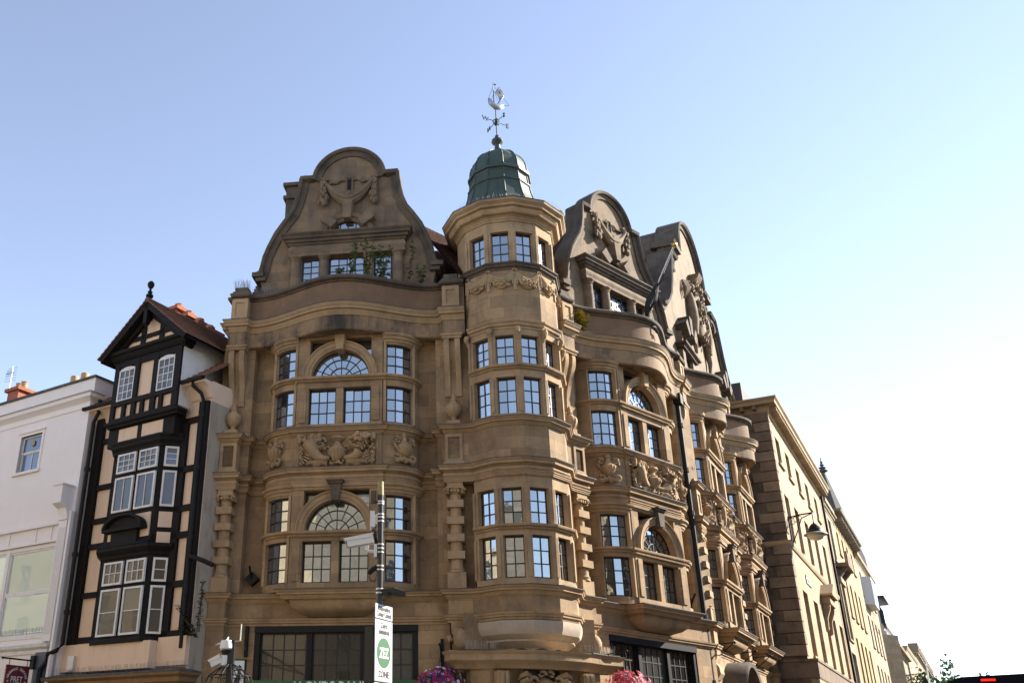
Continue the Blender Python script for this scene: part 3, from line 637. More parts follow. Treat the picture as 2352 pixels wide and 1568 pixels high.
for fl, (zb, zs, zh, zt, zu, top) in TW.items():
    trun('wall', AP, rect(zb, zs), M['trim']); trun('wall', AP, rect(zu, top), M['trim'])
    if fl < 3:
        trun('wall', AP, rect(zh, zt-.1), M['trim'])
        trun('transom', AP, [(-.2, zt-.13), (.03, zt-.13), (.04, zt-.08), (.1, zt-.06), (.12, zt-.02), (.12, zt), (-.2, zt+.01)], M['trim'])
        d = MB()
        for k in range(-2, 3):
            f = tf(k)
            for i in range(14):
                x = lerp(-.38, .38, (i+.5)/14); p = f.pt(x, AP+.0); q = FT.loc(p); d.box(q[0]-.014, q[0]+.014, q[1]-.02, q[1]+.065, zt-.128, zt-.085)
        d.build('dentil_band', M['trim'], bank, FT, smooth=0)['kind'] = 'stuff'
    for k, (vx, vo) in enumerate(TV):       # mullions on the corners
        an = atan2(vx, vo); f = Frame(FT.o.x, FT.o.y, FT.az-math.degrees(an)); m = MB(); r = AP/cos(radians(15))
        m.slab([(-.1, r-.3), (.1, r-.3), (.1, r-.028), (0, r+.002), (-.1, r-.028)], zs, zu)
        m.box(-.04, .04, r-.1, r+.028, zs+.03, (zh if fl < 3 else zu)-.05)
        if fl < 3: m.box(-.04, .04, r-.1, r+.028, zt+.03, zu-.02)
        m.build('mullion', M['trim'], bank, f)
        if fl == 2:
            c = MB(); c.tube([(0, r+.0, 12.25), (0, r+.05, 12.35), (0, r+.11, 12.45), (0, r+.1, 12.55), (0, r+.04, 12.6)], [.05, .06, .075, .07, .05], 8)
            for s in (-1, 1): c.ball((s*.05, r+.1, 12.52), .05)
            c.build('scroll_bracket', M['trim'], bank, f)
    for k in range(-2, 3):
        f = tf(k)
        if fl < 3:
            window_flat(bank, f, -.27, .27, zs, zh, AP-.14, 2, 3); window_flat(bank, f, -.27, .27, zt, zu, AP-.14, 2, 3)
        else: window_flat(bank, f, -.27, .27, zs, zu, AP-.14, 2, 3)
# inner drum closes the turret
m = MB(); m.lathe(0, 0, [(1.02, 3.6), (1.02, 16.3)], 24); m.build('core_wall', M['bar'], bank, FT)
trun('cornice', AP, [(-.25, 12.58), (.02, 12.58), (.03, 12.64), (.08, 12.66), (.09, 12.72), (.13, 12.76), (.14, 12.8), (-.25, 12.84)], M['trim'])
m = MB(); m.sweep(full(AP), rect(12.8, 14.42), closed=True); m.build('drum_wall', M['stoneL'], bank, FT, smooth=20)
m = MB(); m.sweep(full(AP), [(-.25, 14.4), (.02, 14.4), (.03, 14.46), (.09, 14.49), (.1, 14.54), (.14, 14.57), (.14, 14.61), (-.25, 14.63)], closed=True); m.build('cornice', M['cop'], bank, FT, smooth=20)
for k in (-4, -3, 3, 4, 5, 6):
    f = tf(k); m = MB(); m.box(-.37, .37, AP-.25, AP, 14.5, 16.0); m.build('wall', M['trim'], bank, f)
# swags on the drum
sg = MB(); rnd = random.Random(3)
for j in range(5): sg.tube([(lerp(-.33, .33, i/10), AP+.03, 14.3-.06*j*.5-(.2+.03*j)*sin(pi*i/10)) for i in range(11)], [.03+.03*sin(pi*i/10) for i in range(11)], 6)
for i in range(26): sg.ball((rnd.gauss(0, .1), AP+.07+.02*rnd.random(), 13.98+rnd.gauss(0, .045)), rnd.uniform(.03, .05), 6, 4)
for i in range(5): sg.ball((.07*cos(i*1.257), AP+.12, 13.97+.07*sin(i*1.257)), .04, 6, 4)
SWAG = sg.mesh('swag', M['trim'])
hk = MB()
for s in (-1, 1):
    for i in range(5): hk.ball((s*.035*(1+i*.25), 1.45, 14.26-.075*i), .04-.003*i, 6, 4, (1, .8, 1.4))
hk.tube([(.07*cos(a), 1.45, 14.33+.07*sin(a)) for a in [i*pi/5 for i in range(11)]], .025, 5); hk.box(-.04, .04, 1.36, 1.45, 13.75, 14.25)
HOOK = hk.mesh('ribbon', M['trim'])
for k in range(-2, 3):
    inst('swag', SWAG, bank, tf(k), 0, 0, 0); a = FT.az-30*k+15; inst('ribbon', HOOK, bank, Frame(FT.o.x, FT.o.y, a))
inst('ribbon', HOOK, bank, Frame(FT.o.x, FT.o.y, FT.az-75))
# belvedere entablature and eaves cornice
m = MB(); m.sweep(full(AP), [(-.25, 15.98), (.03, 15.98), (.03, 16.04), (.05, 16.05), (.06, 16.1), (.09, 16.12), (.09, 16.14), (.2, 16.17), (.24, 16.24), (.25, 16.32), (.33, 16.34), (.34, 16.4), (.42, 16.47), (.43, 16.53), (.38, 16.56), (-.25, 16.66)], closed=True); m.build('eaves_cornice', M['trim'], bank, FT, smooth=20)
m = MB(); m.sweep(full(AP), [(.2, 16.56), (.44, 16.535), (.445, 16.555), (.2, 16.6)], closed=True); m.build('lead_flashing', M['lead'], bank, FT, smooth=20)
FD = FT.sub(-.09, .02)
def dome_ring(name, prof, mat, smooth=12):
    m = MB(); m.lathe(0, 0, prof, 12, rot=radians(15)); return m.build(name, mat, bank, FD, smooth=smooth)
c15 = 1/cos(radians(15))
DP = [(1.42, 16.6), (1.3, 16.72), (1.16, 16.95), (1.05, 17.2), (.97, 17.5), (.93, 17.74), (.96, 17.76), (.96, 17.8), (.905, 17.82), (.87, 18.12)]
dome_ring('dome_skirt', [(r*c15, z) for r, z in DP], M['copper'])
dome_ring('dome_lip', [(.8, 18.1), (.9, 18.1), (.93, 18.16), (.98, 18.18), (.98, 18.26), (.94, 18.3), (.9, 18.36), (.5, 18.4)], M['copperd'])
DC = [(.91*cos(radians(t)), 18.34+.93*sin(radians(t))) for t in (0, 10, 20, 30, 40, 50, 60, 70, 78)]+[(.12, 19.3)]
dome_ring('dome', DC, M['copper'], 25)
for k in range(12):
    a = radians(15+30*k); m = MB(); ca, sa = cos(a), sin(a)
    for P_, rr in ((DP[:6], c15), (DP[8:], c15), (DC, 1)): m.tube([((r*rr+.004)*ca, (r*rr+.004)*sa, z) for r, z in P_], .022, 5)
    m.build('dome_rib', M['copper'], bank, FD)
m = MB(); m.lathe(0, 0, [(.2, 19.22), (.13, 19.33), (.1, 19.45), (.085, 19.58), (.1, 19.62), (.17, 19.68), (.19, 19.73), (.17, 19.8), (.08, 19.86), (.06, 19.9), (.075, 19.94), (.05, 19.98), (.02, 20.0)], 12); m.build('finial', M['copperd'], bank, FD)
sp = MB(); rnd = random.Random(2)
for i in range(150):
    a = 2*pi*i/150; k = 1/cos(((a+pi/12*0) % (pi/6))-pi/12); r = 1.70*k*1.0
    for dr in (0, .07):
        x, o = (r+dr)*cos(a+pi/12+pi/12), (r+dr)*sin(a+pi/12+pi/12); sp.tube([(x, o, 16.52), (x+rnd.uniform(-.03, .03), o+rnd.uniform(-.03, .03), 16.7)], .0028, 3)
M['spike'] = plain('spike_wire', (.3, .29, .27), .5, .6)
sp.build('bird_spikes', M['spike'], bank, FT, smooth=0)['kind'] = 'stuff'
# weather vane
vane = tag(empty('weather_vane', FD.pt(0, 0, 19.98)), 'sailing ship weather vane on the green dome', 'weather vane')
m = MB(); m.lathe(0, 0, [(.022, 19.95), (.02, 21.05)], 8); m.build('rod', M['copperd'], vane, FD)
m = MB(); m.tube([(.11*cos(a), 0, 20.5+.11*sin(a)) for a in [i*pi/8 for i in range(17)]], .018, 6); m.tube([(0, .11*cos(a), 20.5+.11*sin(a)) for a in [i*pi/8 for i in range(17)]], .018, 6); m.ball((0, 0, 20.5), .065, 8, 6, (1, 1, 1.3)); m.build('armillary', M['copperd'], vane, FD)
VF = Frame(FD.o.x, FD.o.y, 62)
m = MB()
for s in (-1, 1): m.tube([(s*.1, 0, 20.5), (s*.2, 0, 20.52), (s*.28, 0, 20.49), (s*.34, 0, 20.52)], .012, 5)
for s in (-1, 1): m.tube([(0, s*.1, 20.5), (0, s*.2, 20.52), (0, s*.28, 20.49), (0, s*.34, 20.52)], .012, 5)
m.build('arm', M['copperd'], vane, VF)
for body, x, o in (('W', -.42, 0), ('E', .42, 0), ('N', 0, -.42), ('S', 0, .42)):
    me = text_mesh('letter', body, .24, M['copperd'], .012); inst('letter', me, vane, VF, x, o, 20.42, 0 if x else pi/2)
SFR = Frame(FD.o.x, FD.o.y, 70); M['silver'] = plain('bright_metal', (.32, .33, .37), .3, 1)
m = MB(); hull = []
for i in range(9):
    t = i/8; x = lerp(-.24, .3, t); wd = .085*sin(pi*min(1, .12+t*.9))**.6; zb = 21.0+.13*(2*t-1)**2; zt_ = 21.16+.22*max(0, (.35-t))/.35*1.0+.1*max(0, t-.7)/.3
    hull.append([(x, -wd, zt_), (x, -wd*.8, (zb+zt_)/2), (x, 0, zb), (x, wd*.8, (zb+zt_)/2), (x, wd, zt_)])
m.add([p for r in hull for p in r], [(i*5+k, i*5+5+k, i*5+6+k, i*5+1+k) for i in range(8) for k in range(4)]+[(i*5+4, i*5+9, i*5+5, i*5) for i in range(8)]+[(0, 1, 2, 3, 4), (40, 41, 42, 43, 44)])
m.build('hull', M['silver'], vane, SFR, smooth=50)
m = MB(); m.tube([(-.05, 0, 21.0), (-.05, 0, 22.05)], [.018, .01], 6); m.box(-.05, .05, -.006, .006, 21.98, 22.03); m.tube([(.2, 0, 21.2), (.5, 0, 21.3)], .008, 4)
for a, b in (((-.05, 0, 21.95), (.5, 0, 21.3)), ((-.05, 0, 21.9), (-.25, 0, 21.35)), ((-.05, 0, 21.8), (.12, .05, 21.2)), ((-.05, 0, 21.6), (-.2, 0, 21.2))): m.tube([a, b], .006, 4)
m.build('mast', M['copperd'], vane, SFR)
m = MB(); R_ = []
for i in range(9):
    t = i/8; z = lerp(21.25, 21.82, t); b = .16*sin(pi*t)+.02; R_ += [(.06+b, -.16+.02*t, z), (.06+b*1.25, 0, z), (.06+b, .16-.02*t, z)]
m.add(R_, [(i*3+k, i*3+k+1, i*3+k+4, i*3+k+3) for i in range(8) for k in range(2)]+[(i*3+k+3, i*3+k+4, i*3+k+1, i*3+k) for i in range(0)]); s_ = m.build('sail', M['silver'], vane, SFR, smooth=60)
sm = s_.modifiers.new('thick', 'SOLIDIFY'); sm.thickness = .012
# ------------------------------------------------------------------ carved panels
def vase(m, x, o, z, s, hands=True):
    m.lathe(x, o, [(.02*s, z), (.09*s, z+.02*s), (.05*s, z+.07*s), (.06*s, z+.1*s), (.17*s, z+.2*s), (.2*s, z+.3*s), (.19*s, z+.36*s), (.12*s, z+.4*s), (.13*s, z+.43*s), (.08*s, z+.47*s), (.06*s, z+.55*s), (.085*s, z+.6*s), (.05*s, z+.66*s), (0, z+.68*s)], 14)
    for i in range(14): a = 2*pi*i/14; m.tube([(x+.085*s*cos(a), o+.085*s*sin(a), z+.12*s), (x+.195*s*cos(a), o+.195*s*sin(a), z+.26*s), (x+.2*s*cos(a), o+.2*s*sin(a), z+.34*s)], .016*s, 4)
    if hands:
        for sd in (-1, 1):
            m.tube([(x+sd*s*(.13+.16*sin(pi*i/8)), o+.03*s, z+s*(.2+.33*i/8+.05*sin(pi*i/8))) for i in range(9)], [.03*s]*9, 6); m.tube([(x+sd*s*(.2+.07*cos(a)), o+.05*s, z+s*(.48+.07*sin(a))) for a in [i*pi/5 for i in range(11)]], .024*s, 5)
def leaves(m, x, o, z, s, rnd):
    for i in range(11):
        t = lerp(-1, 1, i/10); m.tube([(x+t*.1*s, o, z+.05*s), (x+t*.22*s, o+.05*s, z+(.02-.05*abs(t))*s), (x+t*.3*s, o+.04*s, z-(.08-.1*abs(t))*s)], [.02*s, .045*s, .02*s], 5)
    for sd in (-1, 1): m.tube([(x+sd*s*(.2+.08*cos(a)), o+.04*s, z+s*(.02+.08*sin(a))) for a in [i*pi/5 for i in range(10)]], [.035*s-.002*s*i for i in range(10)], 6)
def panel_center():
    m = MB(); rnd = random.Random(11); vase(m, 0, .03, 8.98, 1.22, False)
    m.lathe(0, .02, [(.1, 9.62), (.2, 9.7), (.18, 9.76), (.1, 9.79)], 12)
    for sd in (-1, 1):
        m.tube([(sd*x, o, z) for x, o, z in ((.2, .05, 9.18), (.35, .07, 9.16), (.5, .08, 9.2), (.62, .08, 9.32), (.7, .08, 9.5), (.76, .07, 9.62))], [.06, .085, .12, .16, .19, .21], 12)
        for i in range(5): m.tube([(sd*(.52+.06*i), .12+.012*i, 9.25+.075*i+.1), (sd*(.6+.06*i), .17+.01*i, 9.2+.07*i)], .02, 5)
        for i in range(40): m.ball((sd*(.74+rnd.uniform(-.3, .3)), .09+rnd.uniform(-.02, .1), 9.68+rnd.uniform(-.06, .12)), rnd.uniform(.04, .075), 7, 5)
        for i in range(26): t = rnd.random(); m.ball((sd*(.98+rnd.uniform(-.05, .05)*(1-t*.6)), .06+rnd.uniform(-.01, .05), 9.5-.42*t), .035+.012*rnd.random(), 6, 4)
        m.tube([(sd*(.4+(.13-.013*i)*cos(i*.8)), .09, 9.62+(.13-.013*i)*sin(i*.8)) for i in range(9)], [.045-.003*i for i in range(9)], 6)
        m.tube([(sd*(.24+(.1-.01*i)*cos(i*.8)), .09, 9.4+(.1-.01*i)*sin(i*.8)) for i in range(8)], [.035-.002*i for i in range(8)], 6)
        m.tube([(sd*(.14+(.09-.009*i)*cos(i*.8+2)), .1, 9.06+(.09-.009*i)*sin(i*.8+2)) for i in range(8)], [.04-.003*i for i in range(8)], 6)
        for i in range(9):
            an = i*.7; m.tube([(sd*(.9+.03*i-.12), .06, 9.5-.05*i), (sd*(.86+.12*cos(an)), .13, 9.42-.05*i+.05*sin(an)), (sd*(.8+.16*cos(an)), .06, 9.36-.05*i)], [.02, .035, .012], 5)
            m.tube([(sd*(.3+.05*i), .1, 9.52+.02*sin(an)), (sd*(.34+.05*i), .17, 9.46+.04*cos(an)), (sd*(.36+.05*i), .1, 9.38)], [.02, .035, .012], 5)
        for i in range(12):
            t = i/11; m.tube([(sd*(.25+.5*t), .05, 9.12+.06*sin(pi*t)), (sd*(.3+.5*t), .1, 9.04+.03*sin(5*t)), (sd*(.28+.55*t), .07, 8.96+.03*sin(9*t))], [.03, .05, .02], 5)
    m.box(-1.1, -1.06, 0, .02, 8.94, 9.82); m.box(1.06, 1.1, 0, .02, 8.94, 9.82)
    return m.mesh('relief', M['trim'], 35)
def panel_side():
    m = MB(); rnd = random.Random(4); vase(m, 0, .02, 9.1, 1.16); leaves(m, 0, .06, 9.1, 1.2, rnd)
    for i in range(9): m.ball((lerp(-.16, .16, i/8), .1, 9.12-.03*cos(i)), .045, 6, 4)
    return m.mesh('relief', M['trim'], 35)
PC, PSD = panel_center(), panel_side()
for f in (FL, FB, FR.sub(C2), FR.sub(C3)):
    inst('relief_panel', PC, bank, f, 0, .0, 0); wide = f in (FL, FB)
    for sd in (-1, 1):
        t = radians(38); a = .9 if wide else .5; x = HC+a*sin(t); o = -.9+.85*cos(t)
        inst('relief_panel', PSD, bank, f, sd*x, o, 0, radians(sd*38), (.92 if wide else .7, 1, 1))
# ------------------------------------------------------------------ corbel, doorway entablature, cartouche
m = MB(); m.sweep(tvs(1.43), [(-.5, 4.88), (0, 4.88), (0, 4.78), (-.015, 4.68), (-.06, 4.57), (-.16, 4.48), (-.2, 4.46), (-.2, 4.42), (-.26, 4.38), (-.42, 4.27), (-.46, 4.18), (-.75, 4.18)]); m.build('corbel', M['pale'], bank, FT, smooth=25)
de = MB(); dp = [(-2.05, .35), (-2.05, .62), (-1.55, .78), (-1.0, 1.12), (-.35, 1.3), (.35, 1.3), (1.0, 1.12), (1.55, .78), (2.05, .62), (2.05, .35)]
de.sweep(dp, [(-.6, 3.78), (.0, 3.78), (.03, 3.83), (.1, 3.9), (.2, 3.94), (.22, 3.96), (.22, 4.08), (.26, 4.12), (.28, 4.17), (-.6, 4.2)]); de.build('doorway_cornice', M['trim'], bank, FT)
de = MB(); de.sweep(dp[1:4], [(-.2, 4.2), (.3, 4.165), (.3, 4.19), (-.2, 4.23)]); de.sweep(dp[6:9], [(-.2, 4.2), (.3, 4.165), (.3, 4.19), (-.2, 4.23)]); de.build('lead_flashing', M['lead'], bank, FT)
de = MB(); de.slab([(-1.7, .3), (-1.7, .6), (-1.3, .9), (1.3, .9), (1.7, .6), (1.7, .3)], 2.6, 3.8)
for i in range(-9, 10): de.box(i*.13-.04, i*.13+.04, .85, .94, 2.6, 3.5)
de.build('doorway_wall', M['stoneL'], bank, FT)
for s in (-1, 1):
    c = MB(); c.prism_side([(.3, 3.72), (.55, 3.72), (.58, 3.6), (.55, 3.4), (.45, 3.1), (.42, 2.8), (.45, 2.5), (.3, 2.5)], -.14, .14)
    for x in (-.09, .03, ): c.prism_side([(.5, 3.7), (.6, 3.68), (.62, 3.58), (.59, 3.4), (.49, 3.1), (.46, 2.8), (.4, 2.6)], x, x+.06)
    c.build('console', M['trim'], bank, FT.sub(s*1.1, .62, 0))
ct = MB(); rnd = random.Random(8)
ct.ball((0, 1.02, 3.05), .42, 16, 10, (1, .5, 1.35))
for s in (-1, 1):
    for i in range(9):
        t = i/8; bx, bz = s*lerp(.34, .3, t), lerp(3.62, 2.5, t); ct.tube([(bx, 1.05, bz), (bx+s*.18, 1.16, bz+.06), (bx+s*.3, 1.12, bz-.0), (bx+s*.33, 1.04, bz-.08)], [.05, .07, .05, .02], 6)
    ct.tube([(s*(.3+(.13-.012*i)*cos(i*.75)), 1.14, 3.5+(.13-.012*i)*sin(i*.75)) for i in range(9)], [.05-.003*i for i in range(9)], 6)
    ct.tube([(s*(.12+(.11-.01*i)*cos(i*.75+3)), 1.16, 3.66+(.1-.01*i)*sin(i*.75)) for i in range(9)], [.045-.003*i for i in range(9)], 6)
ct.ball((.1, 1.24, 3.15), .07); ct.tube([(-.1, 1.24, 3.05), (.05, 1.25, 3.1), (.2, 1.22, 3.0)], .03, 6); ct.tube([(-.18, 1.22, 2.9), (0, 1.24, 2.84), (.18, 1.2, 2.9)], .03, 6)
ct.build('cartouche', M['trim'], bank, FT, smooth=50)
# egg brackets under the piers beside the turret
for f, x in ((FL, 3.2), (FB, -3.2)):
    b = MB(); b.ball((0, .08, 4.5), .2, 14, 10, (1, 1, 1.35)); b.sweepv(arc(0, 4.56, .24, 0, 180, 12), [(0, -.4), (0, .0), (.05, .02), (.06, -.4)])
    for s in (-1, 1): b.tube([(s*.24, .02, 4.62), (s*.3, .04, 4.56), (s*.28, .05, 4.48), (s*.22, .04, 4.5)], [.05, .07, .07, .05], 8); b.lathe(s*.24, -.1, [(.0, 4.44), (.09, 4.46), (.09, 4.62), (0, 4.64)], 10)
    b.prism_side([(-.5, 4.9), (.02, 4.9), (.02, 4.82), (-.1, 4.6), (-.16, 4.3), (-.3, 4.18), (-.5, 4.15)], -.25, .25)
    b.build('egg_bracket', M['trim'], bank, f, x, -.2, 0)
# ------------------------------------------------------------------ ground floor
def ground_bay(f, mat, x0, x1, green, xl, xr):
    
    for a_, b_ in ((xl, x0), (x1, xr)): m = MB(); m.box(a_, b_, -.9, -.45, 0, 4.92); m.build('wall', mat, bank, f)
    m = MB(); m.box(x0, x1, -.6, -.42, 4.74, 4.9); m.box(x0, x0+.14, -.62, -.47, 3.5, 4.74); m.box(x1-.14, x1, -.62, -.47, 3.5, 4.74)
    for t in (.34, .67): c = lerp(x0, x1, t); m.box(c-.07, c+.07, -.62, -.5, 3.5, 4.74)
    m.build('shopfront_frame', M['black'], bank, f)
    xs = [x0+.14, lerp(x0, x1, .34), lerp(x0, x1, .67), x1-.14]
    for i in range(3): window_flat(bank, f, xs[i]+(.07 if i else 0), xs[i+1]-(.07 if i < 2 else 0), 3.55, 4.74, -.6, 4, 3, .03, .04, unit=UNITD, single=False)
    m = MB(); m.box(x0-.1, x1+.1, -.5, -.3, 3.0, 3.58); fa = m.build('fascia', green, bank, f)
    m = MB(); m.box(x0, x1, -.62, -.5, 0, 3.0); m.build('shopfront_glass', M['glassd'], bank, f)
    return fa
M['green'] = paint('bank_green', (.005, .10, .035), .35, .15, 0)
M['white_sign'] = plain('white_lettering', (.75, .78, .74), .5)
fa = ground_bay(FL, M['stoneL'], -2.12, 2.1, M['green'], -2.9, 2.9)
inst('lettering', text_mesh('lettering', 'LLOYDS BANK', .34, M['white_sign'], .012, xs=.86, bold=.003), fa, FL, -.05, -.29, 3.315)
fb = ground_bay(FB, M['stoneB'], -2.1, 2.0, M['black'], -2.9, 3.0)
def arch_door(f, x, r, zc):
    m = MB(); m.sweepv(arc(x, zc, r, 180, 0, 20), [(0, -.5), (0, -.15), (.05, -.1), (.12, .1), (.2, .25), (.32, .28), (.36, .2), (.36, -.5)]); m.build('door_hood', M['cop'], bank, f)
    m = MB(); m.sweepv(arc(x, zc, r-.14, 180, 0, 20), [(0, -.5), (0, -.3), (.14, -.2), (.14, -.5)]); m.prism(arc(x, zc, r-.1, 180, 0, 20), -.55, -.45); m.ball((x, -.4, zc+.25), .22, 10, 8); m.build('tympanum', M['trim'], bank, f)
m = MB(); m.box(P2-.4, P4+.5, -.9, -.45, 0, 4.92); m.build('wall', M['stoneR'], bank, FR)
arch_door(FR, C2+.1, 1.15, 3.3); arch_door(FR, C3+.2, 1.15, 2.9)
for x in (P2, P3, P4):
    m = MB(); m.prism_side([(-.5, 4.92), (-.18, 4.92), (-.18, 4.75), (-.25, 4.55), (-.16, 4.42), (-.14, 4.25), (-.25, 4.08), (-.5, 4.0)], x-.26, x+.26); m.build('pier_bracket', M['trim'], bank, FR)
m = MB(); m.box(-.05, .05, -.35, -.2, 0, 13.2); dpz = MB()
dpz.tube([(0, 0, z) for z in (0, 4, 8, 12.9)], .08, 10)
for z in (3.9, 5.75, 8.9, 10.3, 11.8): dpz.lathe(0, 0, [(.11, z), (.11, z+.14)], 10)
dpz.box(-.16, .16, -.1, .16, 12.6, 12.95); dpz.build('downpipe', M['iron'], bank, FR, P2-.56, -.35, 0)
# ------------------------------------------------------------------ great gable over the two right bays
GX = (P2+P4)/2; OZ = -.5
gr = [(5.35, 14.2), (5.4, 16.45), (5.0, 16.75), (4.55, 17.2), (4.2, 17.85), (3.95, 18.5), (3.7, 19.15), (3.5, 19.5), (2.75, 19.55), (2.7, 20.3), (2.0, 20.3)]
ga = arc(0, 20.35, 1.95, 2, 90, 14)
hl = gr+ga; ol = hl+[(-x, z) for x, z in reversed(hl[:-1])]
m = MB(); m.prism([(x+GX, z) for x, z in ol], OZ-.55, OZ); m.build('gable_wall', M['gableR'], bank, FR, smooth=0)
cp = MB(); pf = [(-.15, OZ-.75), (.07, OZ-.75), (.07, OZ+.2), (.02, OZ+.24), (-.06, OZ+.18), (-.08, OZ+.1), (-.2, OZ+.06), (-.2, OZ-.05)]
for sd in (-1, 1):
    cp.sweepv([(GX+sd*x, z) for x, z in [(5.75, 16.42)]+gr[1:8]], pf, side=-sd)
    cp.sweepv([(GX+sd*x, z) for x, z in ((3.55, 19.5), (2.7, 19.55))], pf, side=-sd)
    cp.sweepv([(GX+sd*x, z) for x, z in ((2.95, 20.28), (1.9, 20.28))], pf, side=-sd)
    cp.box(*sorted((GX+sd*2.2, GX+sd*2.85)), OZ-.5, OZ+.25, 19.95, 20.15)
    for a_ in (0,): cp.tube([(GX+sd*(3.15+(.42-.05*i)*cos(i*.7-1.2)), OZ+.05, 19.1+(.42-.05*i)*sin(i*.7-1.2)) for i in range(8)], [.14-.012*i for i in range(8)], 8)
cp.sweepv([(GX+x, z) for x, z in arc(0, 20.35, 1.97, 0, 180, 30)], pf, side=-1)
cp.build('gable_coping', M['cop'], bank, FR)
m = MB(); m.prism([(GX+x*1.0, z) for x, z in arc(0, 20.3, 1.9, 0, 180, 20)], OZ-1.6, OZ-.5); m.prism([(GX-2.7, 14), (GX+2.7, 14), (GX+2.7, 20.2), (GX-2.7, 20.2)], OZ-1.0, OZ-.5); m.build('gable_back', M['cop'], bank, FR)
hr = MB(); rnd = random.Random(21)     # heraldic carving: shield with crest, supporters and trailing ribbons
hr.ball((GX+.4, OZ+.1, 17.9), .62, 14, 10, (1, .32, 1.25)); hr.box(GX+.3, GX+.5, OZ, OZ+.4, 20.0, 20.2); hr.prism_side([(OZ, 20.1), (OZ+.45, 20.1), (OZ+.35, 19.9), (OZ, 19.6)], GX-.1, GX+.5)
for sd in (-1, 1):
    hr.tube([(GX+sd*1.15+.1, OZ+.12, z) for z in (17.0, 17.6, 18.1, 18.5, 18.8)], [.16, .26, .24, .2, .12], 9); hr.ball((GX+sd*1.12+.1, OZ+.2, 19.05), .17)
    hr.tube([(GX+sd*1.0, OZ+.2, 18.5), (GX+sd*.7, OZ+.3, 18.7), (GX+sd*.5, OZ+.25, 19.0)], .09, 7); hr.tube([(GX+sd*1.2, OZ+.1, 17.1), (GX+sd*1.25, OZ+.14, 16.6), (GX+sd*1.1, OZ+.12, 16.2)], [.13, .1, .06], 7)
    for i in range(5): hr.tube([(GX+sd*(.5+.3*i), OZ+.06, 19.6-.12*i), (GX+sd*(.6+.3*i), OZ+.2, 19.3-.16*i), (GX+sd*(.7+.27*i), OZ+.08, 19.0-.18*i)], [.05, .09, .04], 6)
for i in range(70): hr.ball((GX+.4+rnd.gauss(0, .4), OZ+.14+rnd.uniform(0, .14), rnd.uniform(17.2, 19.9)), rnd.uniform(.06, .15), 6, 4)
hr.build('heraldic_carving', M['gableR'], bank, FR, smooth=50)
for cx in (GX-3.0, GX+3.0):            # arched windows of the gable with heavy voussoirs
    l = MB(); l.sweepv(arc(cx, 15.6, .55, 180, 0, 16), [(0, OZ-.1), (0, OZ+.14), (.06, OZ+.18), (.14, OZ+.15), (.3, OZ+.2), (.34, OZ-.05)]); l.box(cx-.9, cx-.55, OZ-.05, OZ+.19, 14.4, 15.6); l.box(cx+.55, cx+.9, OZ-.05, OZ+.19, 14.4, 15.6); l.build('arch', M['gableR'], bank, FR)
    for an in (90, 50, 130):
        k = MB(); a = radians(an); t = (cos(a), sin(a)); nn = (-sin(a), cos(a)); r0, r1, w0, w1 = .55, 1.25 if an == 90 else 1.1, .13, .2
        k.prism([(cx+t[0]*r0+nn[0]*w0, 15.6+t[1]*r0+nn[1]*w0), (cx+t[0]*r0-nn[0]*w0, 15.6+t[1]*r0-nn[1]*w0), (cx+t[0]*r1-nn[0]*w1, 15.6+t[1]*r1-nn[1]*w1), (cx+t[0]*r1+nn[0]*w1, 15.6+t[1]*r1+nn[1]*w1)], OZ-.05, OZ+.42); k.build('keystone', M['cop'], bank, FR)
    window_flat(bank, FR, cx-.55, cx+.55, 14.3, 16.1, OZ+.03, 3, 5, single=False)
    l = MB(); l.sweep([(cx-1.0, OZ-.1), (cx-1.0, OZ+.25), (cx+1.0, OZ+.25), (cx+1.0, OZ-.1)], [(-.2, 15.35), (.03, 15.35), (.05, 15.42), (.14, 15.46), (.15, 15.52), (-.2, 15.55)]) if cx < GX else None; l.build('lintel', M['cop'], bank, FR) if cx < GX else None
slope(FR, P2-.5, P4+.5, -1.35, 14.4, -5, 18.2, 40)
chx, chz = FL.hit(713.4, 422, -2.6); chimney(bank, FL, chx-.25, -2.9, 14, chz-.15, 1.0, 1.2, M['cop'], 1, M['pot'] if 'pot' in M else M['pale'], .14, .62)
cbx, cbz = FB.hit(1296, 520, -3.0); chimney(bank, FB, cbx, -3.0, 14, cbz-.1, 1.0, .8, M['cop'], 2, M['pale'], .16, .6)

m = MB(); m.box(-1.75, 1.75, -.2, .42, 3.75, 5.1); m.build('doorway_backing', M['stoneL'], bank, FT, smooth=0)
# ------------------------------------------------------------------ shared: wall with real openings
def wall_open(x0, x1, z0, z1, ops, o=0, dep=.25, mb=None):
    m = mb or MB(); xs = sorted({x0, x1, *[v for p in ops for v in p[:2]]}); zs = sorted({z0, z1, *[v for p in ops for v in p[2:4]]})
    for i in range(len(xs)-1):
        for k in range(len(zs)-1):
            cx, cz = (xs[i]+xs[i+1])/2, (zs[k]+zs[k+1])/2
            if not any(p[0] < cx < p[1] and p[2] < cz < p[3] for p in ops): m.quad((xs[i], o, zs[k]), (xs[i+1], o, zs[k]), (xs[i+1], o, zs[k+1]), (xs[i], o, zs[k+1]))
    for a, b, c, d in ops:
        m.quad((a, o, c), (a, o-dep, c), (a, o-dep, d), (a, o, d)); m.quad((b, o-dep, c), (b, o, c), (b, o, d), (b, o-dep, d))
        m.quad((a, o, d), (a, o-dep, d), (b, o-dep, d), (b, o, d)); m.quad((a, o-dep, c), (a, o, c), (b, o, c), (b, o-dep, c))
    return m
M['cream'] = paint('cream_plaster', (.68, .51, .375), .85, .06, .25, 2.0, dirt=(.25, .19, .14), dirt_amt=.25)
M['timber'] = paint('tarred_timber', (.012, .0105, .01), .7, .5, .6, 7, spec=.15, dirt=(.5, .47, .42), dirt_amt=.0)
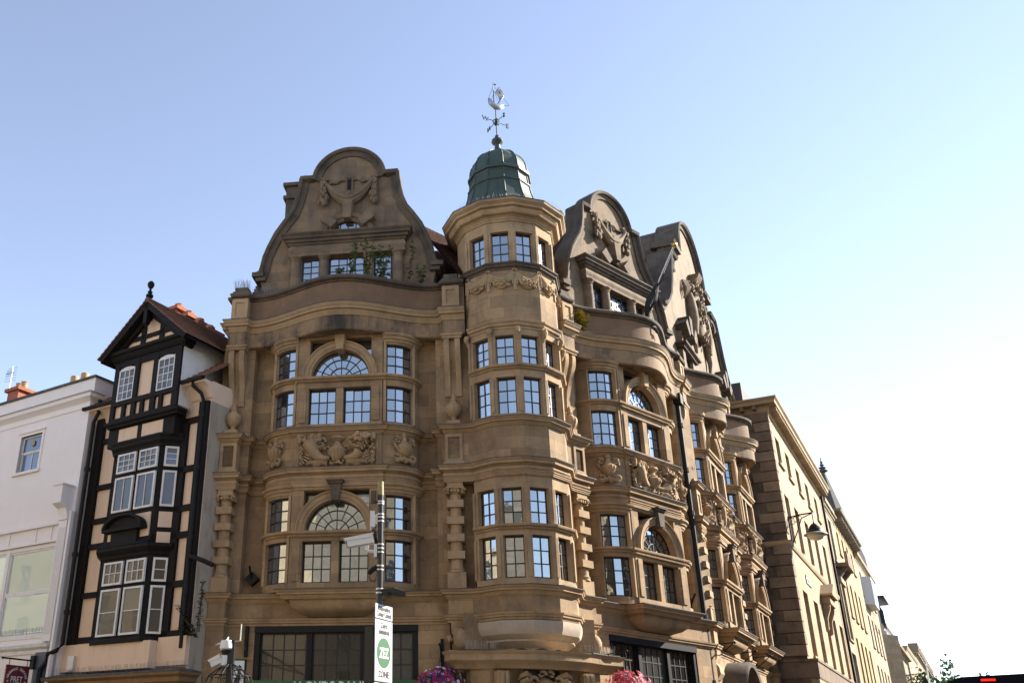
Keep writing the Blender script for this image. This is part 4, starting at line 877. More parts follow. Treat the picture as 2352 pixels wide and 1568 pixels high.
M['wornwhite'] = paint('worn_white_paint', (.68, .67, .66), .6, .08, .4, 9, dirt=(.2, .17, .14), dirt_amt=.35)
M['whitewall'] = paint('white_render', (.75, .715, .71), .8, .04, .1, 1.5, dirt=(.5, .46, .43), dirt_amt=.12)
M['oldplaster'] = paint('stained_old_plaster', (.36, .30, .23), .9, .15, .5, 2.5, dirt=(.12, .08, .05), dirt_amt=.6)
M['oldtile'] = paint('red_brown_tile', (.16, .075, .045), .9, .5, .5, 7, dirt=(.05, .04, .03), dirt_amt=.5)
M['brick'] = paint('red_brick', (.30, .10, .055), .9, .4, .5, 9, dirt=(.06, .04, .03), dirt_amt=.5)
M['nglass'] = glass('old_window_glass', (.022, .02, .016), refl=.0, fk=.45)
M['bglass'] = glass('blue_window_glass', (.03, .055, .10), refl=.02, fk=.7)
UN = MB().box(-.5, .5, -.004, .004, -.5, .5).mesh('pane_old', M['nglass'], smooth=0); UB = MB().box(-.5, .5, -.004, .004, -.5, .5).mesh('pane_blue', M['bglass'], smooth=0)
# ------------------------------------------------------------------ half timbered house
tp = FL0.pt(-6.75, .1); TF = Frame(tp.x, tp.y, 124)
th = tag(empty('timber_house', TF.pt(-1.9, 0, 0)), 'narrow black and cream half-timbered house with gabled oriel', 'house')
m = MB(); m.box(-4.6, .36, -.9, -.02, 0, 11.5); m.box(-4.6, -1.5, -6, -.9, 0, 11.5); m.build('wall', M['cream'], th, TF, smooth=0)
def beam(x0, x1, z0, z1, o=0, f=None, d=.07): 
    b = MB(); b.box(x0, x1, o-.02, o+d, z0, z1); return b.build('timber', M['timber'], th, f or TF, smooth=0)
beam(-4.25, -3.93, 3.8, 11.2, 0, d=.1); beam(.02, .34, 4.6, 10.9, 0, d=.1)
for z in (7.2, 5.84, 7.93, 8.93, 4.64, 10.35): beam(-3.95, -3.0, z, z+.15)
for z in (5.85, 7.13, 7.86, 8.95, 4.6, 10.35): beam(-.62, .05, z, z+.16)
beam(-3.3, -2.95, 4.6, 10.4); beam(-.66, -.38, 4.6, 10.5)
m = MB(); m.box(.345, .37, -.95, -.03, 0, 10.9); m.build('party_wall', M['oldplaster'], th, TF, smooth=0)
# oriel of two storeys with canted sides
OX0, OX1, OP = -2.85, -1.0, .4
orl = [(OX0-.42, 0), (OX0, OP), (OX1, OP), (OX1+.42, 0)]
def oring(prof, mat, name): m = MB(); m.sweep(orl, prof); return m.build(name, mat, th, TF, smooth=20)
oring([(-.2, 4.5), (-.02, 4.5), (-.02, 10.1), (-.2, 10.1)], M['timber'], 'oriel_core')
ORS = Frame(*TF.pt(OX1, OP)[:2], 124-43.6); ORL = Frame(*TF.pt(OX0, OP)[:2], 124+43.6)
def casement(f, x0, x1, z0, z1, nx, nz, unit, o=.03):
    return window_flat(th, f, x0, x1, z0, z1, o, nx, nz, .022, .055, M['wornwhite'], unit=unit, dep=.06)
for (za, zb, zc, zd) in ((4.69, 5.91, 6.01, 6.63), (8.01, 9.01, 9.13, 9.7)):
    up_ = za > 7
    for xa, xb in ((-2.67, -1.93), (-1.79, -1.07)):
        casement(TF.sub(0, OP), xa, xb, za, zb, 2 if up_ else 1, 1 if up_ else 2, UN); casement(TF.sub(0, OP), xa, xb, zc, zd, 3, 2 if not up_ else 3, UN)
    casement(ORS, .12, .5, za, zb, 1, 1 if up_ else 2, UB if up_ else UN); casement(ORS, .12, .5, zc, zd, 1, 3 if up_ else 2, UB if up_ else UN)
# panels between the storeys
pn = MB(); pn.box(-2.72, -1.12, OP-.02, OP+.015, 7.1, 7.88); pn.build('plaster_panel', M['cream'], th, TF)
for z0, z1 in ((7.45, 7.87), (7.0, 7.32)): pn = MB(); pn.box(.13, .49, -.02, .015, z0, z1); pn.build('plaster_panel', M['cream'], th, ORS)
for xa, xb in ((-2.82, -2.05), (-1.86, -1.02)): pn = MB(); pn.box(xa, xb, OP-.02, OP+.015, 10.1, 10.5); pn.build('plaster_panel', M['cream'], th, TF)
m = MB(); m.box(OX0-.42, OX1+.42, -.1, OP-.0, 10.0, 10.75); m.build('jetty', M['timber'], th, TF)
oring([(-.2, 9.72), (.03, 9.72), (.05, 9.8), (.12, 9.88), (.13, 9.96), (.16, 10.0), (.16, 10.06), (-.2, 10.1)], M['timber'], 'oriel_cornice')
oring([(-.2, 6.72), (.03, 6.72), (.06, 6.8), (.15, 6.88), (.18, 6.92), (.18, 7.0), (-.2, 7.06)], M['timber'], 'oriel_cornice')
oring([(-.2, 4.5), (.05, 4.5), (.06, 4.58), (.03, 4.64), (-.2, 4.66)], M['timber'], 'oriel_sill')
m = MB(); pa = arc(-1.95, 7.48, .72, 180, 0, 14, .36); m.sweepv(pa, [(-.06, OP), (.03, OP), (.05, OP+.28), (-.02, OP+.28), (-.06, OP+.2)]); m.prism(pa, OP, OP+.16); m.box(-2.72, -1.18, OP, OP+.26, 7.42, 7.5); m.box(-2.45, -1.45, OP, OP+.14, 7.0, 7.44)
m.prism_side([(OP, 7.25), (OP+.16, 7.02), (OP, 7.02)], -2.95, -.95); m.build('pediment', M['timber'], th, TF)
# gabled top storey
DF = TF.sub(0, .5)
m = MB(); m.box(-3.15, -.45, -2.6, -.02, 10.75, 12.95); m.build('dormer_wall', M['cream'], th, DF, smooth=0)
m = MB(); m.box(-.46, -.42, -2.6, -.02, 10.8, 12.9); m.build('dormer_cheek', M['wornwhite'], th, DF, smooth=0)
def db(x0, x1, z0, z1, d=.06): b = MB(); b.box(x0, x1, -.01, d, z0, z1); b.build('timber', M['timber'], th, DF, smooth=0)
m = MB(); m.sweep([(-3.2, -.3), (-3.2, 0), (-.42, 0), (-.42, -.3)], [(-.2, 10.55), (.02, 10.55), (.04, 10.6), (.1, 10.64), (.11, 10.7), (.06, 10.74), (-.2, 10.76)]); m.build('jetty_moulding', M['timber'], th, DF)
for xs_ in ((-3.17, -3.0), (-2.3, -2.13), (-1.53, -1.34), (-.66, -.42)): db(*xs_, 10.74, 12.6)
for x in (-2.62, -1.86, -1.1): db(x-.07, x+.07, 10.74, 11.3)
db(-3.15, -.45, 11.2, 11.34, .075); db(-3.15, -.45, 10.72, 10.8, .08); db(-3.15, -.45, 12.42, 12.62, .05)
for xa, xb in ((-2.98, -2.3), (-1.34, -.66)):
    w_ = window_flat(th, DF, xa, xb, 11.34, 12.34, .02, 3, 4, .024, .05, M['wornwhite'], unit=UN, dep=.05)
    a = MB(); a.prism([(xa, 12.3), (xa+.05, 12.3)]+[(lerp(xa+.05, xb-.05, i/8), 12.3+.05*sin(pi*i/8)) for i in range(1, 8)]+[(xb-.05, 12.3), (xb, 12.3)]+[(lerp(xb, xa, i/8), 12.34+.07*sin(pi*i/8)) for i in range(1, 8)], .0, .05); a.build('window_head', M['wornwhite'], th, DF)
m = MB(); m.sweep([(-3.25, -.3), (-3.25, .02), (-.36, .02), (-.36, -.3)], [(-.3, 12.58), (.02, 12.58), (.04, 12.66), (.1, 12.7), (.14, 12.78), (.22, 12.82), (.24, 12.9), (-.3, 12.93)]); m.build('gable_cornice', M['timber'], th, DF)
dt = MB()
for i in range(34): x = lerp(-3.2, -.4, i/33); dt.box(x-.02, x+.02, .02, .09, 12.62, 12.68)
dt.build('dentil_band', M['timber'], th, DF)['kind'] = 'stuff'
AXX, AXZ = -1.8, 14.22
m = MB(); m.prism([(-3.2, 12.9), (-.4, 12.9), (AXX, AXZ-.1)], -.2, .02); m.build('gable_wall', M['cream'], th, DF, smooth=0)
for x0, x1, z0, z1 in ((-2.2, -2.02, 12.9, 13.75), (-1.42, -1.24, 12.9, 13.55), (-3.0, -.6, 13.17, 13.3)): 
    b = MB(); b.box(x0, x1, 0, .07, z0, z1); b.build('timber', M['timber'], th, DF, smooth=0)
for sd in (-1, 1):
    b = MB(); ex = AXX+sd*1.8
    b.prism([(ex, 12.74), (AXX, AXZ), (AXX, AXZ-.2), (ex-sd*.1, 12.62)], .1, .36); b.prism([(ex-sd*.25, 12.85), (AXX, AXZ-.15), (AXX, AXZ-.42), (ex-sd*.55, 12.85)], .0, .14); b.build('bargeboard', M['timber'], th, DF, smooth=0)
    b = MB(); n = 14
    for i in range(n):
        t0, t1 = i/n, (i+1)/n; xa, xb, za, zb = lerp(ex+sd*.05, AXX, t0), lerp(ex+sd*.05, AXX, t1), lerp(12.72, AXZ+.05, t0), lerp(12.72, AXZ+.05, t1)
        b.prism([(xa, za+.05), (xb, zb+.015), (xb, zb-.03), (xa, za-.0)] if sd < 0 else [(xa, za+.05), (xa, za), (xb, zb-.03), (xb, zb+.015)], -5.0, .4)
    b.build('roof_slope', M['oldtile'], th, DF, smooth=0)
    b = MB(); b.prism([(ex, 12.7), (AXX, AXZ-.03), (AXX, AXZ-.1), (ex, 12.64)], -4.9, .3); b.build('eaves_board', M['timber'], th, DF, smooth=0)
b = MB(); b.tube([(AXX, o, AXZ+.05) for o in (-5, -2.5, .38)], .09, 8); b.build('ridge', M['oldtile'], th, DF)
b = MB(); b.box(AXX-.07, AXX+.07, .2, .36, 13.5, AXZ+.1); b.lathe(AXX, .28, [(.07, 14.25), (.07, 14.38), (.11, 14.4), (.11, 14.46), (.05, 14.5), (.08, 14.56), (.04, 14.6), (.035, 14.68), (.07, 14.71), (.105, 14.79), (.1, 14.86), (.05, 14.92), (0, 14.93)], 12); b.tube([(AXX, .28, 13.55), (AXX, .28, 13.4)], [.06, .02], 8); b.build('finial', M['timber'], th, DF)
# main eaves with coved soffit
for xa, xb in ((-4.55, -3.15), (-.44, .4)):
    b = MB(); b.prism_side([(-.05, 11.0), (.02, 11.0), (.06, 11.12), (.16, 11.26), (.34, 11.36), (.4, 11.36), (.4, 11.44), (-.05, 11.44)], xa, xb); b.build('eaves_cove', M['cream'], th, TF)
    b = MB(); b.prism_side([(.36, 11.42), (.5, 11.4), (.5, 11.5), (.36, 11.52)], xa, xb); b.build('gutter', M['timber'], th, TF)
    b = MB()
    for i in range(16): t0, t1 = i/16, (i+1)/16; b.prism_side([(lerp(.48, -3, t0), lerp(11.46, 14.0, t0)+.04), (lerp(.48, -3, t1), lerp(11.46, 14.0, t1)), (lerp(.48, -3, t1), lerp(11.46, 14.0, t1)-.06), (lerp(.48, -3, t0), lerp(11.46, 14.0, t0)-.03)], xa, xb)
    b.build('roof_slope', M['oldtile'], th, TF, smooth=0)
b = MB(); b.tube([(.0, .42, 11.42), (.0, .4, 11.3), (.16, .2, 11.1), (.2, .13, 10.9), (.2, .13, 4.3)], .055, 8)
for z in (10.4, 8.9, 7.0, 5.6): b.lathe(.2, .13, [(.08, z), (.08, z+.12)], 8)
b.build('downpipe', M['iron'], th, TF)
b = MB(); b.tube([(.2, .13, 6.6), (.45, .2, 6.52), (.75, .1, 6.4), (.95, 0, 6.3)], .06, 8); b.build('branch_pipe', M['iron'], th, TF)
b = MB(); b.box(-4.6, .36, -.3, .125, 3.9, 4.6); b.box(OX0-.35, OX1+.35, .0, OP-.02, 3.85, 4.52); b.build('apron_wall', M['cream'], th, TF, smooth=0)
M['shopstone'] = stone('brown_shop_cornice', (.28, .17, .075), (.22, .13, .06), s_amt=.4)
b = MB(); b.sweep([(-4.3, -.2), (-4.3, .3), (.4, .3), (.4, -.2)], [(-.4, 3.3), (0, 3.3), (.03, 3.45), (.12, 3.5), (.14, 3.6), (.24, 3.66), (.25, 3.72), (-.4, 3.86)]); b.build('shop_cornice', M['shopstone'], th, TF)
b = MB(); b.sweep([(-4.3, -.2), (-4.3, .3), (.4, .3), (.4, -.2)], [(-.4, 3.88), (.27, 3.715), (.27, 3.745), (-.4, 3.9)]); b.build('lead_flashing', M['lead'], th, TF)
b = MB(); b.box(-4.2, .8, -.2, .25, 0, 3.32); b.build('shopfront', M['glassd'], th, TF)
b = MB(); b.box(-3.95, -3.7, .1, .22, 3.93, 4.3); b.build('meter_box', M['wornwhite'], th, TF)
sp = MB(); rnd = random.Random(9)
for i in range(130): x = lerp(-4.2, .8, i/129); sp.tube([(x, .4+rnd.uniform(-.05, .05), 3.8), (x+rnd.uniform(-.05, .05), .42+rnd.uniform(-.06, .06), 3.97)], .003, 3)
sp.build('bird_spikes', M['spike'], th, TF, smooth=0)['kind'] = 'stuff'
for px, py in ((410, 714), (434, 731), (458, 748), (480, 764)):
    cx_, cz_ = TF.hit(px, py, -2.6); chimney(th, TF, cx_, -2.6, 11, cz_, .5, .6, M['brick'], 1, M['pot'], .14, .24)
# ------------------------------------------------------------------ white rendered building
WFm = TF.sub(0, .41)
wb = tag(empty('white_building', WFm.pt(-8, 0, 0)), 'white rendered building with wide shop window at the far left', 'building')
EX = -4.31
m = wall_open(-16, EX, 3.0, 11.95, [(-7.41, -6.37, 9.88, 11.08), (-11.9, -10.86, 9.88, 11.08), (-9.9, -4.78, 4.95, 7.5), (-15.5, -10.2, 4.95, 7.5)], 0, .18)
m.quad((EX, 0, 3), (EX, -3, 3), (EX, -3, 11.95), (EX, 0, 11.95)); m.build('wall', M['whitewall'], wb, WFm, smooth=0)
m = MB(); m.box(-16, EX+.02, -3, -.06, 11.9, 12.5); m.build('parapet', M['whitewall'], wb, WFm, smooth=0)
m = MB(); m.box(-16.1, EX+.06, -3, .0, 12.5, 12.57); m.build('coping', M['lead'], wb, WFm, smooth=0)
m = MB(); m.sweep([(-16, 0), (EX, 0), (EX, -.3)], [(-.2, 11.5), (.03, 11.5), (.035, 11.55), (.02, 11.56), (.02, 11.68), (.06, 11.72), (.12, 11.76), (.2, 11.8), (.21, 11.88), (.25, 11.91), (-.2, 11.96)]); m.build('cornice', M['whitewall'], wb, WFm)
m = MB(); m.sweep([(-16, 0), (EX, 0), (EX, -.3)], [(-.2, 11.97), (.26, 11.915), (.26, 11.93), (-.2, 11.99)]); m.build('lead_flashing', M['lead'], wb, WFm)
for xc in (-6.89, -11.38):
    m = MB(); xa, xb = xc-.52, xc+.52
    for a in ((xa-.09, xa, 9.88, 11.17), (xb, xb+.09, 9.88, 11.17), (xa, xb, 11.08, 11.17)): m.box(a[0], a[1], -.1, .03, a[2], a[3])
    m.box(xa-.12, xb+.12, -.1, .07, 11.17, 11.22); m.box(xa-.14, xb+.14, -.1, .09, 9.8, 9.88); m.build('window_surround', M['whitewall'], wb, WFm)
    window_flat(wb, WFm, xa, xb, 10.52, 11.08, -.1, 1, 1, .03, .05, M['wornwhite'], unit=UB); window_flat(wb, WFm, xa, xb, 9.88, 10.55, -.13, 2, 1, .03, .05, M['wornwhite'], unit=UB)
m = MB(); m.lathe(0, 0, [(.0, -.01), (.1, -.01), (.1, .01), (0, .012)], 16); d_ = m.build('window_badge', paint('brass_badge', (.3, .2, .05), .4), wb, WFm, -6.9, -.07, 10.83); d_.matrix_basis = d_.matrix_basis @ Matrix.Rotation(pi/2, 4, 'X')
M['screen'] = glass('pale_obscured_glass', (.33, .42, .37), refl=.02, fk=.6, wob=.03)
US = MB().box(-.5, .5, -.004, .004, -.5, .5).mesh('pane_screen', M['screen'], smooth=0)
for xa, xb in ((-9.9, -7.18), (-7.05, -4.78), (-15.5, -12.9), (-12.8, -10.2)):
    for za, zb in ((4.95, 6.13), (6.13, 7.38)): window_flat(wb, WFm, xa, xb, za, zb, -.09, 1, 1, .03, .06, M['wornwhite'], unit=US)
m = MB(); m.box(-7.19, -7.04, -.14, -.02, 4.95, 7.5); m.box(-9.9, -4.78, -.12, -.03, 7.38, 7.5); m.build('window_frame', M['whitewall'], wb, WFm)
m = MB(); m.box(-9.9, -4.78, -.06, .05, 7.5, 7.56); m.box(-9.9, -4.78, -.02, .1, 7.98, 8.06)
for x in (-9.9, -8.45, -7.15, -5.9, -5.2): m.box(x-.03, x+.03, -.02, .03, 7.56, 7.98)
m.build('fascia_panelling', M['whitewall'], wb, WFm)
m = MB(); m.box(-4.78, -4.43, -.1, .12, 4.7, 8.06)
for i in range(6): m.box(-4.75+.052*i, -4.72+.052*i, .12, .135, 4.9, 7.85)
m.build('pilaster', M['whitewall'], wb, WFm)
m = MB(); m.box(-4.8, -4.42, -.1, .45, 8.5, 9.02); m.prism_side([(-.05, 8.06), (.16, 8.06), (.17, 8.2), (.24, 8.38), (.45, 8.5), (-.05, 8.5)], -4.8, -4.42); m.box(-4.84, -4.38, -.1, .49, 9.02, 9.06); m.build('console', M['whitewall'], wb, WFm)
m = MB(); m.box(-4.4, EX-.0, -.1, .1, 3, 8.3); m.build('corner_strip', M['whitewall'], wb, WFm)
m = MB(); m.box(-16, -4.8, -.2, .02, 4.82, 4.95); m.sweep([(-16, .0), (-4.62, .0), (-4.62, -.3)], [(-.3, 4.4), (.05, 4.4), (.06, 4.5), (.14, 4.56), (.16, 4.62), (-.3, 4.8)]); m.build('shop_cornice', M['wornwhite'], wb, WFm)
m = MB(); m.box(-16, -4.95, -.3, -.02, 3.0, 4.38); m.build('shop_fascia', paint('brick_red_paint', (.26, .045, .025), .5, .1, .05), wb, WFm)
m = MB(); m.box(-4.97, -4.42, -.3, .1, 0, 4.42); m.build('shop_pilaster', paint('navy_paint', (.03, .045, .085), .5, .2, .05), wb, WFm)
m = MB(); m.box(-16, EX, -.4, -.3, 0, 3.05); m.build('shop_window', M['glassd'], wb, WFm)
sp = MB()
for i in range(170): x = lerp(-10, -4.8, i/169); sp.tube([(x, .0+rnd.uniform(-.03, .03), 4.95), (x+rnd.uniform(-.05, .05), rnd.uniform(-.05, .05), 5.12)], .003, 3)
sp.build('bird_spikes', M['spike'], wb, WFm, smooth=0)['kind'] = 'stuff'
b = MB(); b.tube([(-4.0, -.1, 11.7), (-3.98, -.1, 11.3), (-4.12, -.08, 11.0), (-4.14, -.1, 4.6), (-4.2, 0, 4.45), (-4.42, .12, 4.35), (-4.45, .14, 4.1), (-4.6, .16, 3.95), (-4.62, .16, 2.5)], .06, 8)
for z in (9.5, 7.0, 5.4): b.lathe(-4.14, -.1, [(.085, z), (.085, z+.12)], 8)
b.build('downpipe', M['iron'], wb, WFm)
cwx, cwz = WFm.hit(48, 897, -2.2); chimney(wb, WFm, cwx, -2.2, 11, cwz, .62, .6, M['brick'], 2, M['pot'], .13, .3)
px_, pz_ = WFm.hit(182, 875, -3.2); 
for dx in (-.22, .22):
    p = MB(); p.lathe(0, 0, [(.15, -1.2), (.15, .1), (.13, .12)], 12); p.build('chimney_pot', M['pot'], wb, WFm, px_+dx*1.3, -3.2, pz_+.12)
# ------------------------------------------------------------------ terrace buildings along the streets
def stn(name, c, rot, s=.25, blk=.35): return stone(name, c, tuple(v*.85 for v in c), s_amt=s, rot=radians(rot), blk=(.85, .36), blkamt=blk, bump=.2)
def terrace(name, label, f, x0, x1, H, rows, mat, depth=8, corn=.35, trim=None, wmat=None, unit=None, sill=True, win=None, side=True, dep=.22, cornz=.45, group=None):
    """rows: list of (z0, z1, [(xa, xb), ...])"""
    t = tag(empty(name, f.pt((x0+x1)/2, -depth/2, 0)), label, 'building', group); trim = trim or mat
    ops = [(a, b, z0, z1) for z0, z1, xs in rows for a, b in xs]
    m = wall_open(x0, x1, 0, H, ops, 0, dep)
    for x in (x0, x1): m.quad((x, 0, 0), (x, -depth, 0), (x, -depth, H), (x, 0, H))
    m.quad((x0, 0, H), (x1, 0, H), (x1, -depth, H), (x0, -depth, H)); m.quad((x0, -depth, 0), (x1, -depth, 0), (x1, -depth, H), (x0, -depth, H))
    m.build('wall', mat, t, f, smooth=0)
    for a, b, z0, z1 in ops:
        window_flat(t, f, a, b, z0, z1, -dep+.04, 2, max(2, round((z1-z0)/.55)), .03, .05, wmat or M['wornwhite'], single=False, unit=unit or UN)
        if sill: s = MB(); s.box(a-.08, b+.08, -.1, .09, z0-.1, z0-.002); s.build('window_sill', trim, t, f, smooth=0)
    if corn:
        m = MB(); m.sweep([(x0, -1.5), (x0, 0), (x1, 0), (x1, -1.5)], [(-.3, H-cornz), (.03, H-cornz), (.05, H-cornz*.8), (.12, H-cornz*.7), (.15, H-cornz*.45), (corn*.9, H-cornz*.4), (corn*.95, H-.1), (corn, H-.03), (corn, H), (-.3, H+.06)]); m.build('cornice', trim, t, f)
    return t
rbp = FR_.pt(17, 2.4); RB = Frame(rbp.x, rbp.y, 30.7)
M['rb'] = stone('pale_gold_ashlar', (.43, .325, .2), (.36, .265, .155), stain=(.3, .17, .07), s_amt=.4, rot=ROT_R, blk=(1.0, .43), blkamt=.45, bump=.2)
M['rbq'] = stone('grimy_quoin_stone', (.22, .155, .10), (.15, .105, .07), stain=(.045, .036, .03), s_amt=.6, bump=.5)
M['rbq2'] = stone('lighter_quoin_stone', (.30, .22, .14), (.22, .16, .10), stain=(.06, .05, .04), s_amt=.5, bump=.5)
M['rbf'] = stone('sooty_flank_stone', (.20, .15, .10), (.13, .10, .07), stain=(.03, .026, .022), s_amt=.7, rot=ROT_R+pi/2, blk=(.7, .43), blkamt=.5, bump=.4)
WX = [1.7, 4.25, 7.15, 10.0, 13.1]; W1 = [2.5, 5.5, 11.5, 14.35]
rows = [(13.78, 15.0, [(x-.56, x+.56) for x in WX]), (10.32, 12.43, [(x-.6, x+.6) for x in WX]), (5.9, 8.53, [(x-.68, x+.68) for x in W1]+[(8.0, 9.2)]), (0.6, 4.0, [(1, 3.4), (5, 8), (10, 13)])]
rb = terrace('corner_building', 'pale gold ashlar building with rusticated corner quoins and modillion cornice', RB, 0, 16.35, 15.8, rows, M['rb'], 9, corn=0, trim=M['rb'], dep=.28)
m = MB(); m.sweep([(0, -3), (0, 0), (16.35, 0)], [(-.3, 15.62), (.04, 15.62), (.05, 15.74), (.08, 15.78), (.1, 15.9), (.12, 15.96), (.42, 15.98), (.44, 16.1), (.52, 16.18), (.53, 16.24), (-.3, 16.3)]); m.build('cornice', M['rb'], rb, RB)
for i in range(48): m = MB(); x = .25+i*.335; m.box(x-.07, x+.07, .05, .38, 15.79, 15.975); m.build('modillion', M['rb'], rb, RB, smooth=0)
for i in range(5): m = MB(); m.box(-.38, -.05, -.45-i*.5-.07, -.45-i*.5+.07, 15.79, 15.975); m.build('modillion', M['rbq'], rb, RB, smooth=0)
m = MB(); m.box(.1, 4, -4, -.9, 16.2, 17.3); m.build('roof_box', M['lead'], rb, RB, smooth=0)
z = 5.72; i = 0
while z < 15.4:
    h = .435
    if not 9.95 < z+h/2 < 10.35:
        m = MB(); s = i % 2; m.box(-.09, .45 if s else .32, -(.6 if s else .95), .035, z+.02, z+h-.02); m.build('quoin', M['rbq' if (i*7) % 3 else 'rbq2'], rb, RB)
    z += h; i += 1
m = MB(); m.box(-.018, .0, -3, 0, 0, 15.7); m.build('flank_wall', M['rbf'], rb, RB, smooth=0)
m = MB(); m.sweep([(0, -2.4), (0, 0), (16.35, 0)], [(-.2, 10.0), (.05, 10.0), (.1, 10.08), (.11, 10.2), (-.2, 10.24)]); m.build('string_course', M['rb'], rb, RB)
m = MB(); m.sweep([(-.05, -2.4), (-.05, .32), (16.35, .32)], [(-.6, 4.9), (0, 4.9), (.02, 4.95), (.02, 5.5), (.06, 5.52), (.06, 5.62), (-.6, 5.66)]); m.build('balcony_parapet', M['rbq'], rb, RB, smooth=20)
m = MB(); m.box(0, 16.3, 0, .3, 0, 4.9); m.build('ground_storey', M['rb'], rb, RB, smooth=0)
m = MB(); m.prism([(7.6, 9.1), (9.6, 9.1), (9.6, 9.2), (8.6, 9.75), (7.6, 9.2)], 0, .55); m.box(7.7, 9.5, 0, .4, 8.75, 9.1)
for x in (7.75, 9.25): m.prism_side([(0, 8.75), (.35, 8.75), (.32, 8.5), (.15, 8.1), (.12, 7.6), (0, 7.5)], x, x+.2)
m.build('pediment', M['rb'], rb, RB)
m = MB(); m.tube([(15.6, .1, z_) for z_ in (5.6, 10, 15.7)], .07, 8); m.build('downpipe', M['iron'], rb, RB)
sg = tag(empty('street_name_sign', RB.pt(4.1, .02, 9.2)), 'small white street name plate high on the pale gold wall', 'sign')
m = MB(); m.box(3.44, 4.8, .005, .03, 9.02, 9.38); m.build('border', M['black'], sg, RB); m = MB(); m.box(3.5, 4.74, .03, .036, 9.07, 9.33); m.build('plate', paint('sign_white', (.7, .7, .68), .5), sg, RB)
m = MB()
for i in range(9): m.box(3.6+i*.12, 3.66+i*.12, .036, .04, 9.14, 9.26)
m.build('lettering', M['black'], sg, RB)
# further down the street
och = stn('ochre_stone', (.46, .32, .15), 59.3); pal = stn('pale_stone', (.40, .32, .20), 59.3); tan_ = stn('tan_stone', (.30, .23, .145), 59.3)
grey = stn('grey_brown_stone', (.27, .23, .18), 59.3); M['far_white'] = paint('far_white_render', (.55, .53, .52), .8, .05, .1, 2)
def xs(a, n, d, w): return [(a+i*d-w/2, a+i*d+w/2) for i in range(n)]
t1 = terrace('narrow_townhouse', 'narrow pale stone town house with a balconied window beside the ochre house', RB, 16.4, 20.9, 15.75, [(12.6, 15.0, [(17.9, 19.3)]), (8.3, 11.2, [(17.9, 19.3)]), (4.9, 7.6, [(17.6, 19.6)])], pal, corn=.25)
m = MB(); m.box(17.3, 20.0, 0, .7, 12.1, 12.3); m.box(17.3, 20.0, .62, .7, 12.3, 12.9); m.prism_side([(0, 12.1), (.6, 12.1), (.1, 11.5), (0, 11.5)], 17.6, 17.9); m.prism_side([(0, 12.1), (.6, 12.1), (.1, 11.5), (0, 11.5)], 19.4, 19.7); m.build('balcony', M['rbq'], t1, RB)
m = MB(); m.box(17.6, 17.85, 0, .08, 8.2, 11.4); m.box(19.35, 19.6, 0, .08, 8.2, 11.4); m.box(17.5, 19.7, 0, .18, 11.3, 11.6); m.build('window_surround', pal, t1, RB)
t2 = terrace('ochre_townhouse', 'long ochre stone house with deep bracketed eaves down the street', RB, 21.0, 31.5, 16.05, [(13.6, 15.0, xs(22.1, 4, 2.45, 1.05)), (10.0, 12.2, xs(22.1, 4, 2.45, 1.1)), (6.2, 8.8, xs(22.1, 4, 2.45, 1.15)), (3.0, 5.0, xs(22.1, 4, 2.45, 1.1))], och, corn=.62, trim=grey, cornz=.35)
for i in range(14): m = MB(); x = 21.4+i*.76; m.box(x-.08, x+.08, .02, .5, 15.5, 15.72); m.build('eaves_bracket', grey, t2, RB, smooth=0)
t3 = terrace('bay_window_house', 'stone house with a projecting metal bay window far down the street', RB, 31.6, 44.0, 15.5, [(12.9, 14.6, xs(34, 4, 2.6, 1.2)), (9.5, 11.6, xs(34, 4, 2.6, 1.2)), (6, 8.3, xs(34, 4, 2.6, 1.2))], pal, corn=.3)
m = MB(); m.slab([(33.5, 0), (34, .6), (37, .6), (37.5, 0)], 12.3, 14.2); b_ = m.build('bay_window', M['far_white'], t3, RB, smooth=0)
m = MB(); m.slab([(34.05, .58), (34.1, .62), (36.9, .62), (36.95, .58)], 12.5, 14.0); m.build('pane', M['bglass'], b_, RB, smooth=0)
m = MB(); 
for i in range(12): m.tube([(38.2+i*.35, .5, 11.6), (38.2+i*.35, .5, 12.9)], .03, 4)
for z_ in (11.6, 12.9): m.tube([(38.2, .5, z_), (42.1, .5, z_)], .04, 4)
m.build('railing', M['iron'], t3, RB)
t4 = terrace('grey_gabled_house', 'narrow grey brown house with black eaves far down the street', RB, 44.2, 47.6, 14.3, [(10.6, 12.9, [(45.2, 46.6)]), (6.8, 9.2, [(45.2, 46.6)])], grey, corn=.7, trim=M['black'], cornz=.3)
t5 = terrace('white_townhouse', 'white rendered house with fluted pilasters far down the street', RB, 47.7, 57.0, 12.7, [(8.6, 11.0, xs(49.5, 3, 2.8, 1.1)), (5, 7.4, xs(49.5, 3, 2.8, 1.1))], M['far_white'], corn=.3)
for i in range(9): m = MB(); m.box(47.9+i*1.1, 48.2+i*1.1, 0, .15, 4, 12.2); m.build('pilaster', M['far_white'], t5, RB)
t6 = terrace('distant_grey_house', 'weathered grey house beyond the white one with iron balcony', RB, 57.2, 72, 12.1, [(8, 10.4, xs(59.5, 5, 2.6, 1.1)), (4.6, 6.8, xs(59.5, 5, 2.6, 1.1))], tan_, corn=.5)
t7 = terrace('distant_pale_house', 'pale stone gable house near the end of the street', RB, 76, 94, 13.9, [(8, 10.4, xs(78.5, 5, 3, 1.2))], pal, corn=.2)
t8 = terrace('distant_college', 'distant crested stone college front at the end of the street', RB, 95, 135, 15.1, [(8, 11, xs(99, 8, 4.5, 1.6))], tan_, corn=.4)
for i in range(12): m = MB(); x = 96+i*3.4; m.box(x-.7, x+.7, -.6, .5, 15.1, 16.2); m.build('battlement', tan_, t8, RB, smooth=0)
